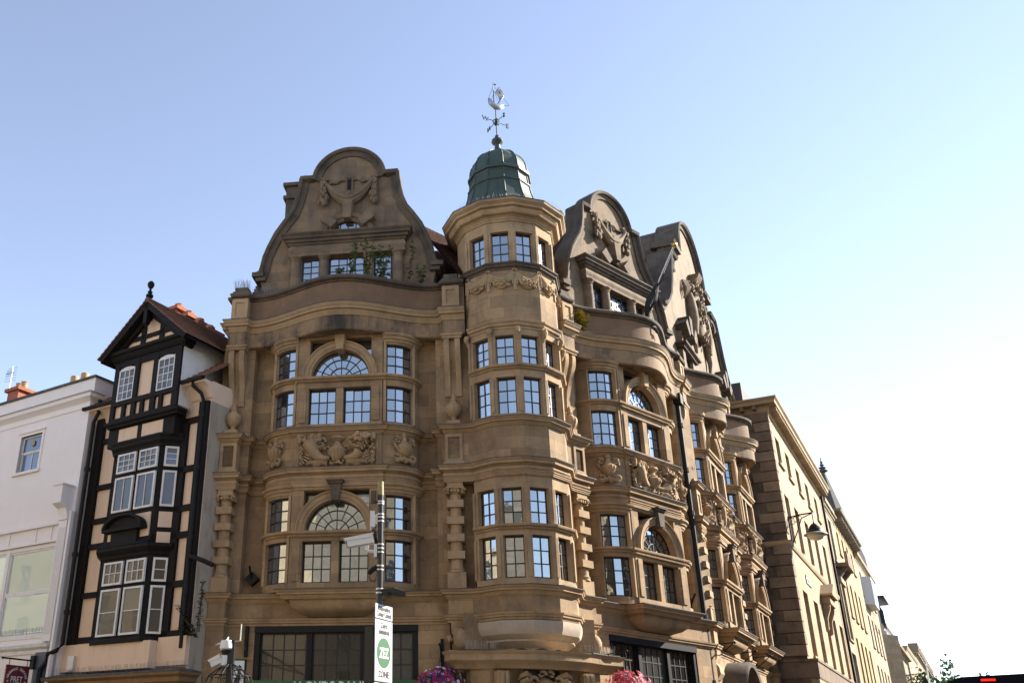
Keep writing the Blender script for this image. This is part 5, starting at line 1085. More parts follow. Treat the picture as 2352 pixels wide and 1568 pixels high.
# church spire behind the cornice
sp_x, sp_y = 0, 0; d_ = ray(1884, 1050); spp = d_*(78/d_.y); SPF = Frame(spp.x, spp.y, 70); SZ = spp.z+1.6
M['slate'] = paint('dark_spire_slate', (.07, .065, .06), .8, .3, .3, 1.5)
spi = tag(empty('church_spire', (spp.x, spp.y, 0)), 'slender dark church spire rising behind the pale gold cornice', 'spire')
def zat(py): return ray(1884, py).z*(78/ray(1884, py).y)+1.6
zt0, zt1, zt2 = zat(1050), zat(1085), zat(1150)
m = MB(); m.lathe(0, 0, [(2.4, zt2-12), (2.0, zt2-5), (.16, zt1)], 8, rot=.3); m.build('spire_roof', M['slate'], spi, SPF, smooth=10)
m = MB(); m.box(-2.2, 2.2, -2.2, 2.2, 0, zt2-11); m.build('tower', tan_, spi, SPF, smooth=0)
m = MB(); k = (zt0-zt1); m.lathe(0, 0, [(.18, zt1), (.42, zt1+.08*k), (.42, zt1+.14*k), (.15, zt1+.2*k), (.3, zt1+.28*k), (.3, zt1+.34*k), (.1, zt1+.4*k), (.2, zt1+.5*k), (.08, zt1+.58*k), (.13, zt1+.68*k), (.05, zt1+.76*k), (.03, zt0)], 8); m.build('finial', M['slate'], spi, SPF)
# buildings across the streets, mirrored in the windows
sun_st = stn('sunlit_cream_stone', (.60, .47, .29), 190, .2)
OF = Frame(18, -16, 262)
terrace('opposite_stone_building', 'cream stone building behind the viewer mirrored in the bank windows', OF, -6, 17, 25, [(20.5, 22.5, xs(2.2, 5, 3.1, 1.2)), (16.2, 18, xs(2.2, 5, 3.1, 1.2)), (12.5, 14.8, xs(2.2, 5, 3.1, 1.3)), (8.3, 10.9, xs(2.2, 5, 3.1, 1.3)), (4.5, 7, xs(2.2, 5, 3.1, 1.3))], sun_st, corn=.5)
terrace('opposite_tower', 'tall stone church tower behind the viewer mirrored in the bank windows', OF, 18, 26, 24, [(17, 20, [(21, 23)]), (8, 10, [(21.4, 22.6)])], sun_st, corn=.3)
terrace('opposite_brick_building', 'cream fronted building behind the viewer to the left mirrored in windows', OF, 27.5, 48, 22, [(9.5, 11.5, xs(30, 6, 3.1, 1.3)), (5.5, 8, xs(30, 6, 3.1, 1.3))], stn('cream_front', (.62, .52, .38), 190, .15), corn=.4)
q_ = RB.pt(-14, 15.5); HF = Frame(q_.x, q_.y, 210.7)
terrace('opposite_street_front', 'stone terrace across the street to the right mirrored in the bank windows', HF, -58, 8, 12.5, [(8.6, 10.6, xs(-55, 18, 3.4, 1.3)), (4.6, 7, xs(-55, 18, 3.4, 1.3))], tan_, corn=.4)
CF = Frame(-11, 3, 304.5)
terrace('opposite_shop_row', 'stone shop row across the street to the left mirrored in windows', CF, 0, 75, 15, [(11.2, 13, xs(2.5, 22, 3.2, 1.2)), (8.0, 10.2, xs(2.5, 22, 3.2, 1.3)), (4.4, 6.8, xs(2.5, 22, 3.2, 1.5))], stn('warm_shop_stone', (.52, .42, .28), 326, .2), corn=.4)
# ------------------------------------------------------------------ street furniture
M['steel'] = plain('galvanised_steel', (.55, .55, .54), .35, .8); M['camwhite'] = paint('white_camera_casing', (.72, .72, .71), .35, .04, 0)
M['polegrey'] = paint('dark_pole_paint', (.018, .02, .022), .35, .3, .05); M['tape'] = paint('yellow_tape', (.30, .27, .12), .7, .4, .3, 20); M['lens'] = plain('camera_lens', (.01, .01, .012), .08)
M['signw'] = plain('reflective_white', (.66, .67, .67), .45); M['signg'] = plain('zone_green', (.006, .09, .02), .5); M['signk'] = plain('sign_black', (.015, .015, .015), .6); M['signb'] = plain('sign_grey', (.2, .24, .28), .5)
PY = 14.0
def P(px, py, Y=PY): return at_y(px, py, Y)
a = P(874.5, 1110); PF = Frame(a.x, a.y, 90)       # pole frame: x right, o towards the viewer
def zp(py, px=873): return P(px, py).z
pole = tag(empty('camera_pole', (a.x, a.y, 0)), 'slim black street pole with yellow taped top in front of the bank', 'pole')
m = MB(); m.lathe(0, 0, [(.052, 0), (.045, zp(1135))], 14); m.build('shaft', M['polegrey'], pole, PF)
m = MB(); m.lathe(0, 0, [(.047, zp(1137)), (.043, zp(1106)), (.0, zp(1105))], 14); m.build('taped_top', M['tape'], pole, PF)
for py in (1152, 1157, 1181, 1188, 1197, 1250, 1259, 1268, 1299, 1308, 1352, 1361):
    m = MB(); m.lathe(0, 0, [(.05, -.012), (.056, -.01), (.056, .01), (.05, .012)], 14); m.build('strap', M['steel'], pole, PF, 0, 0, zp(py))
def xz(px, py): p = P(px, py); return p.x-a.x, p.z
# cameras and boxes fixed to the pole
def bullet_cam(name, label, f, x0, z0, x1, z1, r, group):
    """camera from tail (x1,z1) to lens (x0,z0) in the x/z plane of frame f"""
    e = tag(empty(name, f.pt(x1, 0, z1)), label, 'camera', group); d = Vector((x0-x1, z0-z1)); L_ = d.length; d.normalize(); nn = Vector((-d.y, d.x)); nn = nn if nn.y > 0 else -nn
    def q(t, h): p = Vector((x1, z1))+d*t*L_+nn*h*r; return (p.x, p.y)
    m = MB(); m.prism([q(-.05, -.7), q(.93, -.75), q(.93, .55), q(-.05, .75)], -r*.8, r*.8); m.build('housing', M['camwhite'], e, f, smooth=0)
    m = MB(); m.prism([q(-.08, .8), q(1.04, .62), q(1.04, .78), q(-.08, .98)], -r*1.0, r*1.0); m.prism([q(-.02, .3), q(1.0, .3), q(1.0, .7), q(-.02, .82)], r*.82, r*.98); m.prism([q(-.02, .3), q(1.0, .3), q(1.0, .7), q(-.02, .82)], -r*.98, -r*.82); m.build('sunshield', M['camwhite'], e, f, smooth=0)
    m = MB(); m.prism([q(.93, -.6), q(.955, -.6), q(.955, .4), q(.93, .4)], -r*.6, r*.6); m.build('lens', M['lens'], e, f, smooth=0)
    return e, q
x0, z0 = xz(793, 1248); x1, z1 = xz(855, 1238)
cam1, qf = bullet_cam('security_camera', 'large white box camera on the slim black pole', PF, x0, z0, x1, z1, .085, 'security cameras')
m = MB(); bx, bz = xz(843, 1260); m.tube([(bx, 0, bz+.06), (bx, 0, bz-.02)], .03, 8); m.tube([(bx, 0, bz-.03), (-.05, 0, zp(1266))], .025, 8); m.box(-.09, -.045, -.05, .05, zp(1280), zp(1250)); m.build('bracket', M['camwhite'], cam1, PF)
bx0, bz0 = xz(850, 1212); bx1, bz1 = xz(867, 1176)
jb = tag(empty('junction_box', PF.pt(bx0, 0, bz0)), 'white junction box strapped high on the slim black pole', 'box')
m = MB(); m.box(bx0, bx1-.04, -.1, .1, bz0, bz1); m.build('casing', M['camwhite'], jb, PF, smooth=0); m = MB(); m.box(bx1-.04, -.04, -.06, .06, bz0+.05, bz1-.05); m.build('back_plate', M['steel'], jb, PF, smooth=0)
m = MB()
for k in range(3): m.tube([(bx1-.08+.02*k, .02*k, bz0), (bx1-.03+.015*k, .03, bz0-.2), (-.06, .02, bz0-.45)], .008, 5)
m.build('cable', M['black'], jb, PF)
an = tag(empty('panel_antenna', PF.pt(-.1, 0, zp(1140))), 'black twin panel antenna near the taped pole top', 'antenna')
ax, az_ = xz(853, 1130)
for k in range(3):
    m = MB(); m.box(ax+.028*k, ax+.02+.028*k, -.04, .04, az_-.17, az_+.02); o_ = m.build('panel', M['polegrey'], an, PF, smooth=0)
m = MB(); m.tube([(ax+.05, 0, az_-.15), (-.04, 0, zp(1153))], .015, 6); m.build('bracket', M['polegrey'], an, PF)
sc_ = tag(empty('small_camera', PF.pt(-.1, 0, zp(1305))), 'small black camera with drooping cable on the slim pole', 'camera')
cx_, cz_ = xz(852, 1312); m = MB(); m.tube([(cx_-.03, .03, cz_-.03), (cx_+.05, .0, cz_+.05)], [.032, .04], 10); m.build('housing', M['black'], sc_, PF)
m = MB(); m.box(cx_+.05, -.04, -.03, .03, zp(1310), zp(1298)); m.build('bracket', M['black'], sc_, PF); m = MB(); m.tube([(cx_-.02, .03, cz_-.06), (cx_-.0, .03, cz_-.14), (cx_+.06, .02, cz_-.15), (-.05, .0, zp(1318))], .006, 5); m.build('cable', M['black'], sc_, PF)
fl = tag(empty('floodlight', PF.pt(.06, 0, zp(1355))), 'flat black floodlight arm on the slim black pole', 'light')
fx, fz = xz(900, 1356); gx, gz = xz(931, 1362); m = MB(); m.box(.04, fx, -.03, .05, zp(1366), zp(1352)); m.build('arm', M['polegrey'], fl, PF, smooth=0)
m = MB(); m.prism([(fx, fz+.03), (gx, gz+.005), (gx, gz-.03), (fx-.06, fz-.035)], -.12, .14); m.build('lamp_head', M['polegrey'], fl, PF, smooth=0); m = MB(); m.prism([(fx+.03, fz+.031), (gx-.01, gz+.012), (gx-.01, gz+.006), (fx+.03, fz+.022)], -.1, .12); m.build('lens', M['steel'], fl, PF, smooth=0)
# zone sign
SL_ = P(862.5, 1383, 13.68); SN = Frame(SL_.x, SL_.y, 30.3); SW = .49
def sz(py): return P(862.5, py, 13.68).z
zs_ = tag(empty('zone_sign', SN.pt(SW/2, 0, 2.6)), 'tall white zero emission zone sign with green disc on pole', 'sign')
zt_, zm_, zb_ = sz(1383), sz(1418.5), sz(1562)
m = MB(); m.box(0, SW, -.012, -.002, zm_+.012, zt_); m.build('header_plate', M['signb'], zs_, SN); m = MB(); m.box(.012, SW-.012, -.002, .0, zm_+.02, zt_-.012); m.build('header_face', M['signw'], zs_, SN)
m = MB(); m.box(0, SW, -.012, -.002, zb_, zm_); m.build('main_plate', M['signb'], zs_, SN); m = MB(); m.box(.012, SW-.012, -.002, .0, zb_+.012, zm_-.012); m.build('main_face', M['signw'], zs_, SN)
m = MB(); m.box(0, SW, -.012, -.0, zb_-.75, zb_-.02); m.build('lower_plate', M['signw'], zs_, SN)
H_ = zm_-zb_; m = MB(); cyl = arc(SW/2, zb_+H_*.463, SW*.39, 0, 360, 40, H_*.245)[:-1]; m.prism(cyl, 0, .003); m.build('disc', M['signg'], zs_, SN, smooth=0)
def sign_text(body, size, z, mat, xs_=1, bold=0, o=.002, dx=0): inst('lettering', text_mesh('lettering', body, size, mat, .0015, xs=xs_, bold=bold), zs_, SN, SW/2+dx, o, z)
sign_text('Oxfordshire', .088, zm_+.125, M['signk'], .78, .004); sign_text('County Council', .088, zm_+.045, M['signk'], .74, .004)
sign_text('Zero', .1, zb_+H_*.868, M['signk'], .9, .004); sign_text('emission', .1, zb_+H_*.766, M['signk'], .85, .004)
sign_text('ZEZ', .19, zb_+H_*.463-.066, M['signw'], .72, .006, .004); sign_text('ZONE', .12, zb_+H_*.07, M['signk'], .9, .004)
SB = Frame(a.x-.02, a.y, 118); bs = tag(empty('sign_back', SB.pt(-.2, 0, 2)), 'black back of a second sign beside the zone sign', 'sign')
bl_ = P(845, 1440); m = MB(); m.box(-.17, -.03, .06, .08, zp(1800), zp(1438)); m.build('plate', M['signk'], bs, SB)
for py in (1450, 1520):
    m = MB(); m.box(-.12, -.03, .02, .06, zp(py)-.015, zp(py)+.015); m.build('clip', M['steel'], bs, SB)
# post with two cameras on the left
LY = 17.0; b0 = at_y(532.5, 1475, LY); LPF = Frame(b0.x, b0.y, 90)
def lz(px, py): p = at_y(px, py, LY); return p.x-b0.x, p.z
lp = tag(empty('camera_post', (b0.x, b0.y, 0)), 'square black post with two white cameras before the bank corner', 'pole')
m = MB(); m.box(-.055, .055, -.055, .055, 0, lz(532, 1470)[1]); m.build('shaft', M['polegrey'], lp, LPF, smooth=0)
m = MB(); m.tube([(.05, 0, lz(545, 1472)[1]), (lz(555, 1470)[0], 0, lz(555, 1470)[1])], .012, 5); m.tube([(lz(552, 1470)[0], 0, lz(552, 1470)[1]), (lz(555, 1432)[0], 0, lz(555, 1432)[1])], .012, 5); m.build('whip_aerial', M['steel'], lp, LPF)
m = MB(); zc = lz(532, 1538)[1]
for i in range(14):
    an_ = 2*pi*i/14; ca, sa = cos(an_), sin(an_); m.tube([(.05*ca, .05*sa, zc+.1), (.2*ca, .2*sa, zc+.02), (.36*ca, .36*sa, zc-.1), (.4*ca, .4*sa, zc-.2)], .009, 5)
for r_, dz in ((.2, .02), (.36, -.1)): m.tube([(r_*cos(i*pi/12), r_*sin(i*pi/12), zc+dz) for i in range(25)], .01, 5)
m.build('anti_climb_guard', M['iron'], lp, LPF)
x0, z0 = lz(482, 1524); x1, z1 = lz(508, 1513)
c2_, _q = bullet_cam('security_camera', 'small white bullet camera on the square black post', LPF, x0, z0, x1, z1, .085, 'security cameras')
m = MB(); m.lathe(-.1, 0, [(.0, z1-.12), (.075, z1-.1), (.075, z1+.06), (0, z1+.08)], 12); m.tube([(x1, 0, z1), (-.1, 0, z1)], .03, 8); m.build('bracket', M['camwhite'], c2_, LPF)
dc = tag(empty('dome_camera', LPF.pt(-.1, 0, 4)), 'white dome camera at the top of the square black post', 'camera', 'security cameras')
dx_, dz_ = lz(521, 1484); m = MB(); m.lathe(dx_, 0, [(.0, dz_+.12), (.1, dz_+.1), (.12, dz_+.02), (.12, dz_-.03), (.1, dz_-.05)], 14); m.prism([(dx_-.2, dz_+.02), (dx_, dz_+.12), (dx_+.02, dz_+.16), (dx_-.02, dz_+.06)], -.06, .06); m.build('casing', M['camwhite'], dc, LPF); m = MB(); m.ball((dx_, 0, dz_-.05), .1, 14, 8); m.build('dome', M['lens'], dc, LPF)
# ------------------------------------------------------------------ hanging bank sign with horse emblem
hx, hz = FL.hit(563, 1478, -.3)
HS = Frame(*FL.pt(hx, -.45)[:2], FL.az-62)    # sign plane runs out from the wall
hs = tag(empty('hanging_sign', FL.pt(hx, -.3, hz-.6)), 'small white hanging sign with black horse beside the bank window', 'sign')
m = MB(); m.box(hx-.04, hx+.04, -.45, -.36, hz-.3, hz+.45); m.build('wall_plate', M['iron'], hs, FL)
hp = FL.loc(at_y(540, 1530, 22.6)); HSF = Frame(*at_y(538, 1530, 22.3)[:2], 85)
def hzv(px, py): p = at_y(px, py, 22.3); q = HSF.loc(p); return q[0], p.z
x0, z0 = hzv(537, 1562); x1, z1 = hzv(562, 1516)
m = MB(); m.box(0, x1, -.02, .0, z0-.5, z1); m.build('board', M['signw'], hs, HSF, smooth=0); m = MB(); m.box(-.01, x1+.01, -.03, .005, z1, z1+.04); m.build('top_edge', M['signg'], hs, HSF, smooth=0); m = MB(); m.box(x1, x1+.05, -.04, .01, z0-.5, z1+.03); m.build('side_edge', M['iron'], hs, HSF, smooth=0)
m = MB(); hw_ = x1; H = lambda u, v: (u*hw_, z1-.08-v*.62)
m.prism([H(.42, .08), H(.5, 0), H(.62, .06), H(.7, .05), H(.74, .12), H(.66, .2), H(.68, .3), H(.78, .36), H(.9, .32), H(.92, .4), H(.76, .46), H(.66, .5), H(.6, .62), H(.66, .78), H(.6, .98), H(.52, .98), H(.54, .8), H(.44, .68), H(.34, .8), H(.36, 1.0), H(.26, 1.0), H(.24, .78), H(.2, .6), H(.1, .66), H(.06, .8), H(.02, .62), H(.12, .5), H(.24, .44), H(.36, .3)], .001, .006); m.build('horse_emblem', M['signk'], hs, HSF, smooth=0)
m = MB(); e1 = FL.pt(hx, -.4, hz+.05); e2 = HSF.pt(x1, -.01, z1+.2); m.tube([(e1.x, -e1.y, e1.z), (e2.x, -e2.y, e2.z)], .025, 6); e3 = FL.pt(hx, -.4, hz-.3); m.tube([(e3.x, -e3.y, e3.z), (e2.x, -e2.y, e2.z)], .018, 6); m.build('bracket', M['iron'], hs, WF)
# ------------------------------------------------------------------ shop sign on the white building
lx, lz_ = -4.9, 4.13
PS = WFm.sub(-4.98, .12, -90)                   # reads from the street end towards the wall
ps = tag(empty('coffee_shop_sign', WFm.pt(-4.98, .6, 3.7)), 'dark red round-lettered coffee shop sign hanging from an iron rod', 'sign')
m = MB(); m.tube([(-.98, 0, 4.2), (.0, 0, 4.2)], .022, 8); m.ball((-.98, 0, 4.2), .035); m.box(-.05, .05, -.08, .08, 3.98, 4.34); m.build('rod', M['iron'], ps, PS)
m = MB(); m.tube([(-.75, 0, 4.2), (-.75, 0, 4.03)], .01, 5); m.tube([(-.18, 0, 4.2), (-.18, 0, 4.03)], .01, 5); m.build('hanger', M['iron'], ps, PS)
m = MB(); m.box(-.83, -.1, -.02, .02, 3.25, 4.04); bd = m.build('board', paint('dark_red_board', (.12, .008, .014), .45, .1, 0), ps, PS, smooth=0)
scx, scz, sr = -.465, 3.66, .27
txt = 'ORGANIC COFFEE'
for i, ch in enumerate(txt):
    if ch == ' ': continue
    an_ = radians(lerp(165, 15, i/(len(txt)-1))); me = text_mesh('letter', ch, .085, M['signw'], .003, bold=.002)
    ob = inst('letter', me, bd, PS, scx+sr*cos(an_), .022, scz+sr*sin(an_)); ob.matrix_basis = ob.matrix_basis @ Matrix.Rotation(-(an_-pi/2), 4, 'Y')
inst('lettering', text_mesh('lettering', 'PRET', .24, M['signw'], .003, xs=.72, bold=.0), bd, PS, scx, .022, scz-.06)
for sx_ in (-1, 1):
    m = MB(); st_ = [(scx+sx_*.27+(.035 if k % 2 == 0 else .014)*sin(k*pi/5), scz-.03+(.035 if k % 2 == 0 else .014)*cos(k*pi/5)) for k in range(10)]; m.prism(st_, .02, .024); m.build('star', M['signw'], bd, PS, smooth=0)
inst('lettering', text_mesh('lettering', 'SH', .3, M['signw'], .005, xs=.9), wb, WFm, WFm.hit(4, 1548)[0]-.05, .0, WFm.hit(4, 1552)[1])
# ------------------------------------------------------------------ hanging baskets
M['leaf'] = paint('leaf_green', (.075, .14, .03), .6, .4, 0, 12); M['leafd'] = paint('dark_leaf', (.03, .06, .018), .6, .4, 0, 12)
def petals(name, n, cen, rx, rz_, mats, parent, f, size, rnd, ro=None, zmin=-.3):
    mbs = [MB() for _ in mats]
    for i in range(n):
        while True:
            v = Vector((rnd.gauss(0, 1), rnd.gauss(0, 1), rnd.gauss(0, 1))); v.normalize()
            if v.z > zmin: break
        k = rnd.uniform(.78, 1.22); c = Vector((cen[0]+v.x*rx*k, cen[1]+v.y*(ro or rx)*k, cen[2]+v.z*rz_*k)); w = rnd.choices(range(len(mats)), [q_[1] for q_ in mats])[0] if len(mats) > 1 else 0
        t1_ = v.cross(Vector((0, 0, 1)) if abs(v.z) < .9 else Vector((1, 0, 0))).normalized(); t2_ = v.cross(t1_); s = size*rnd.uniform(.7, 1.25); a0 = rnd.uniform(0, 6.28); cen_ = c+v*s*.1
        pts = [tuple(cen_-v*s*.25)]
        for j in range(5):
            for da, rr in ((-.35, .9), (.35, .9)):
                aa = a0+j*2*pi/5+da; pts.append(tuple(c+(t1_*cos(aa)+t2_*sin(aa))*s*rr+v*s*rnd.uniform(-.1, .3)))
        mbs[w].add(pts, [(0, 1+2*j, 2+2*j) for j in range(5)])
    for (mt, _, nm), mb in zip(mats, mbs):
        if mb.v: o_ = mb.build(nm, mt, parent, f, smooth=0, normals=False); o_['kind'] = 'stuff'
def flm(name, c): return plain(name, c, .55)
MAG, WHT, PUR, PNK, RED = flm('magenta_petal', (.55, .01, .16)), flm('white_petal', (.75, .74, .78)), flm('deep_purple_petal', (.05, .008, .12)), flm('salmon_petal', (.75, .13, .18)), flm('red_petal', (.6, .03, .03))
def leaf_ball(n, cen, rx, rz_, size, rnd, ro=None):
    m = MB()
    for i in range(n):
        v = Vector((rnd.gauss(0, 1), rnd.gauss(0, 1), rnd.gauss(0, 1))); v.normalize(); k = rnd.uniform(.5, 1); c = Vector((cen[0]+v.x*rx*k, cen[1]+v.y*(ro or rx)*k, cen[2]+v.z*rz_*k)); t = Vector((rnd.gauss(0, 1), rnd.gauss(0, 1), rnd.gauss(0, 1))).normalized(); b = t.cross(v).normalized()*size*.45; t = t*size
        m.add([tuple(c), tuple(c+t*.5+b), tuple(c+t), tuple(c+t*.5-b)], [(0, 1, 2, 3)])
    return m
def basket(f, bx, bo, zc, label, blabel, cols, rnd, plate_z0, plate_z1, arm):
    hb = tag(empty('hanging_basket', f.pt(bx, bo+arm, zc)), label, 'flower basket', 'hanging flower baskets')
    br = tag(empty('basket_bracket', f.pt(bx, bo, plate_z0)), blabel, 'bracket')
    m = MB(); m.box(bx-.035, bx+.035, bo, bo+.05, plate_z0, plate_z1); m.build('wall_plate', M['iron'], br, f, smooth=0)
    m = MB(); m.tube([(bx, bo+.03, plate_z1-.25), (bx, bo+arm+.04, plate_z1-.2)], .018, 6); m.tube([(bx, bo+.03, plate_z0+.15), (bx, bo+arm, plate_z1-.22)], .014, 6); m.ball((bx, bo+arm+.04, plate_z1-.2), .035); m.build('arm', M['iron'], br, f)
    m = MB(); top = plate_z1-.25
    m.tube([(bx, bo+arm, top+.03), (bx+.02, bo+arm, top-.08), (bx, bo+arm, top-.3)], .008, 5)
    for k in range(3): an_ = k*2.09+.4; m.tube([(bx, bo+arm, top-.3), (bx+.32*cos(an_), bo+arm+.32*sin(an_), zc-.05)], .006, 4)
    m.build('chain', M['iron'], hb, f); m = MB(); m.lathe(bx, bo+arm, [(.34, zc-.1), (.3, zc-.3), (.18, zc-.42), (0, zc-.45)], 16); m.build('bowl', M['leafd'], hb, f)
    leaf_ball(420, (bx, bo+arm, zc-.1), .48, .34, .1, rnd).build('foliage', M['leaf'], hb, f, smooth=0, normals=False)['kind'] = 'stuff'
    petals('p', 420, (bx, bo+arm, zc-.08), .5, .36, cols, hb, f, .055, rnd)
bx, bz = FL.hit(1010, 1545, .3); pz1 = FL.hit(1008, 1465, -.3)[1]
basket(FL, bx, -.45, bz-.18, 'magenta purple and white petunia hanging basket hung left of the turret', 'black iron bracket holding the magenta basket left of the turret', [(MAG, 5, 'magenta_flowers'), (PUR, 4, 'purple_flowers'), (WHT, 2, 'white_flowers')], random.Random(31), FL.hit(1008, 1545, -.4)[1], pz1, .62)
bx, bz = FB.hit(1420, 1552, .3); pz1 = FB.hit(1376, 1480, -.3)[1]
basket(FB, FB.hit(1378, 1510, -.4)[0], -.45, bz-.18, 'pink geranium hanging basket hung right of the turret', 'black iron bracket holding the pink basket right of the turret', [(PNK, 5, 'pink_flowers'), (RED, 1, 'red_flowers'), (WHT, .5, 'white_flowers'), (PUR, .6, 'purple_flowers')], random.Random(32), FB.hit(1376, 1545, -.4)[1], pz1, .85)
for i, (px, py) in enumerate(((1637, 1480), (1690, 1500), (1727, 1510))):
    x, z = FR.hit(px, py, -.35); br = tag(empty('basket_bracket', FR.pt(x, -.4, z)), ('empty black iron bracket beside the downpipe', 'empty black iron bracket between the arched door hoods', 'empty black iron bracket at the far end of the bank')[i], 'bracket', 'empty basket brackets')
    m = MB(); m.box(x-.03, x+.03, -.45, -.4, z-.7, z+.1); m.build('wall_plate', M['iron'], br, FR, smooth=0); m = MB(); m.tube([(x, -.42, z), (x, .3, z+.04)], .018, 6); m.tube([(x, -.42, z-.5), (x, .25, z+.02)], .014, 6); m.ball((x, .3, z+.04), .04); m.build('arm', M['iron'], br, FR)
# black lozenge fittings on the wall
for f, px, py, lb in ((FL, 580, 1330, 'black lozenge fitting with rod on the wall left of the bay'), (FB, 1580, 1388, 'black rod fitting on the wall near the downpipe')):
    x, z = f.hit(px, py, -.85); e = tag(empty('wall_fitting', f.pt(x, -.8, z)), lb, 'fitting'); m = MB(); m.prism([(x-.19, z), (x, z-.19), (x+.19, z), (x, z+.19)], -.9, -.72); m.build('plate', M['black'], e, f, smooth=0); m = MB(); m.tube([(x, -.74, z), (x-.02, -.55, z+.3)], .03, 6); m.build('rod', M['black'], e, f)
# ------------------------------------------------------------------ flagpole with torn flag
fx, fz = FB.hit(1487, 722, .55); tx, tz = FB.hit(1549, 562, 1.9)
fp = tag(empty('flagpole', FB.pt(fx, .4, fz)), 'slanting grey flagpole with gilded tip on the canted bay parapet', 'flagpole')
A_, B_ = Vector((fx, .45, fz)), Vector((tx, 1.9, tz)); m = MB(); m.tube([tuple(A_), tuple(B_)], [.05, .03], 10); m.build('pole', M['steel'], fp, FB)
m = MB(); m.ball(tuple(B_), .085, 10, 8); m.build('tip', plain('gilding', (.6, .36, .06), .3, .9), fp, FB)
fg = tag(empty('torn_flag', FB.pt(fx, .5, fz)), 'torn black flag wrapped round the slanting flagpole', 'flag'); rnd = random.Random(6); m = MB(); n_ = 26; Vv = []
for i in range(n_+1):
    t = i/n_; c = A_.lerp(B_, .62*(1-t)); w_ = .1+.16*sin(pi*min(1, t*1.05))+.08*t
    if t > .93: c = c+Vector((0.02, 0, -.0))
    for k in range(5):
        s_ = (k/4-.5)*2; Vv.append((c.x+.06*sin(7*t+k)+s_*w_*.5, c.y+.07*cos(5*t+2*k), c.z-.09*abs(s_)-.06*sin(9*t+k)))
for i in range(5):
    for k in range(5):
        s_ = (k/4-.5)*2; Vv.append((A_.x+.12*(i+1)*.9+s_*.12*(1-.12*i)+rnd.uniform(-.03, .03), A_.y+.1+.05*sin(i*2+k), A_.z-.1-.13*i+rnd.uniform(-.05, .05)))
m.add(Vv, [(i*5+k, i*5+k+1, i*5+k+6, i*5+k+5) for i in range(n_+5) for k in range(4)]); M['cloth'] = paint('black_flag_cloth', (.02, .022, .03), .8, .6, .4, 9); fo = m.build('cloth', M['cloth'], fg, FB, smooth=60, normals=False); sm = fo.modifiers.new('thick', 'SOLIDIFY'); sm.thickness = .01
# ------------------------------------------------------------------ wall lamps
def wall_lamp(f, u0, za, zb, arm, s, label, zl):
    e = tag(empty('wall_lamp', f.pt(u0, 0, za)), label, 'lamp', 'wall lamps'); m = MB()
    m.box(u0-.04*s, u0+.04*s, 0, .05, za, zb); m.tube([(u0, .03, zb-.05*s), (u0, arm*.5, zb+.02*s), (u0, arm, zb+.05*s)], .03*s, 6); m.tube([(u0, .03, za+.1*s), (u0, arm*.25, za+.45*s), (u0, arm*.55, zb-.12*s), (u0, arm, zb+.03*s)], .022*s, 6)
    for i in range(3): r_ = .13*s*(1-.22*i); m.tube([(u0, arm*(.14+.17*i)+r_*cos(a_*pi/5), zb-.2*s+.05*s*i+r_*sin(a_*pi/5)) for a_ in range(11)], .014*s, 5)
    m.build('bracket', M['iron'], e, f); m = MB(); m.tube([(u0, arm, zb+.05*s), (u0, arm, zl+.42*s)], .018*s, 6); m.ball((u0, arm, zl+.42*s), .04*s); m.build('rod', M['iron'], e, f)
    m = MB(); m.lathe(u0, arm, [(0, zl+.4*s), (.1*s, zl+.38*s), (.17*s, zl+.3*s), (.2*s, zl+.26*s), (.2*s, zl+.23*s), (.24*s, zl+.2*s), (.24*s, zl+.16*s), (.27*s, zl+.12*s), (.28*s, zl+.04*s)], 20); m.build('lamp_hood', M['iron'], e, f)
    m = MB(); m.lathe(u0, arm, [(.26*s, zl+.06*s), (.44*s, zl-.03*s), (.45*s, zl-.05*s), (.42*s, zl-.05*s), (.2*s, zl-.0*s)], 24); m.build('reflector_rim', M['lampgrey'], e, f)
    m = MB(); m.lathe(u0, arm, [(.3*s, zl-.02*s), (.29*s, zl-.12*s), (.24*s, zl-.2*s), (.12*s, zl-.25*s), (0, zl-.26*s)], 20); m.build('lamp_glass', M['opal'], e, f)
M['lampgrey'] = paint('grey_lamp_rim', (.2, .2, .19), .5); M['opal'] = paint('cream_opal_glass', (.62, .56, .38), .3, .05, 0)
arm_ = 1.2
for _ in range(30):     # the lantern hangs straight out from its bracket
    if RB.hit(1871, 1215, arm_)[0] > 1.0: arm_ += .02
    else: arm_ -= .02
uL, zL = 1.0, RB.hit(1871, 1222, arm_)[1]
wall_lamp(RB, uL, RB.hit(1808, 1240)[1], RB.hit(1808, 1185)[1], arm_, 1.05, 'black iron wall lamp with cream globe on the pale gold corner building', zL)
u2, z2_ = RB.hit(2014, 1490, .2); wall_lamp(RB, 60.0, RB.hit(2023, 1500)[1]-1, RB.hit(2023, 1500)[1]+.2, 1.8, 1.6, 'distant black iron wall lamp low over the street end', RB.hit(2023, 1500)[1]-.8)
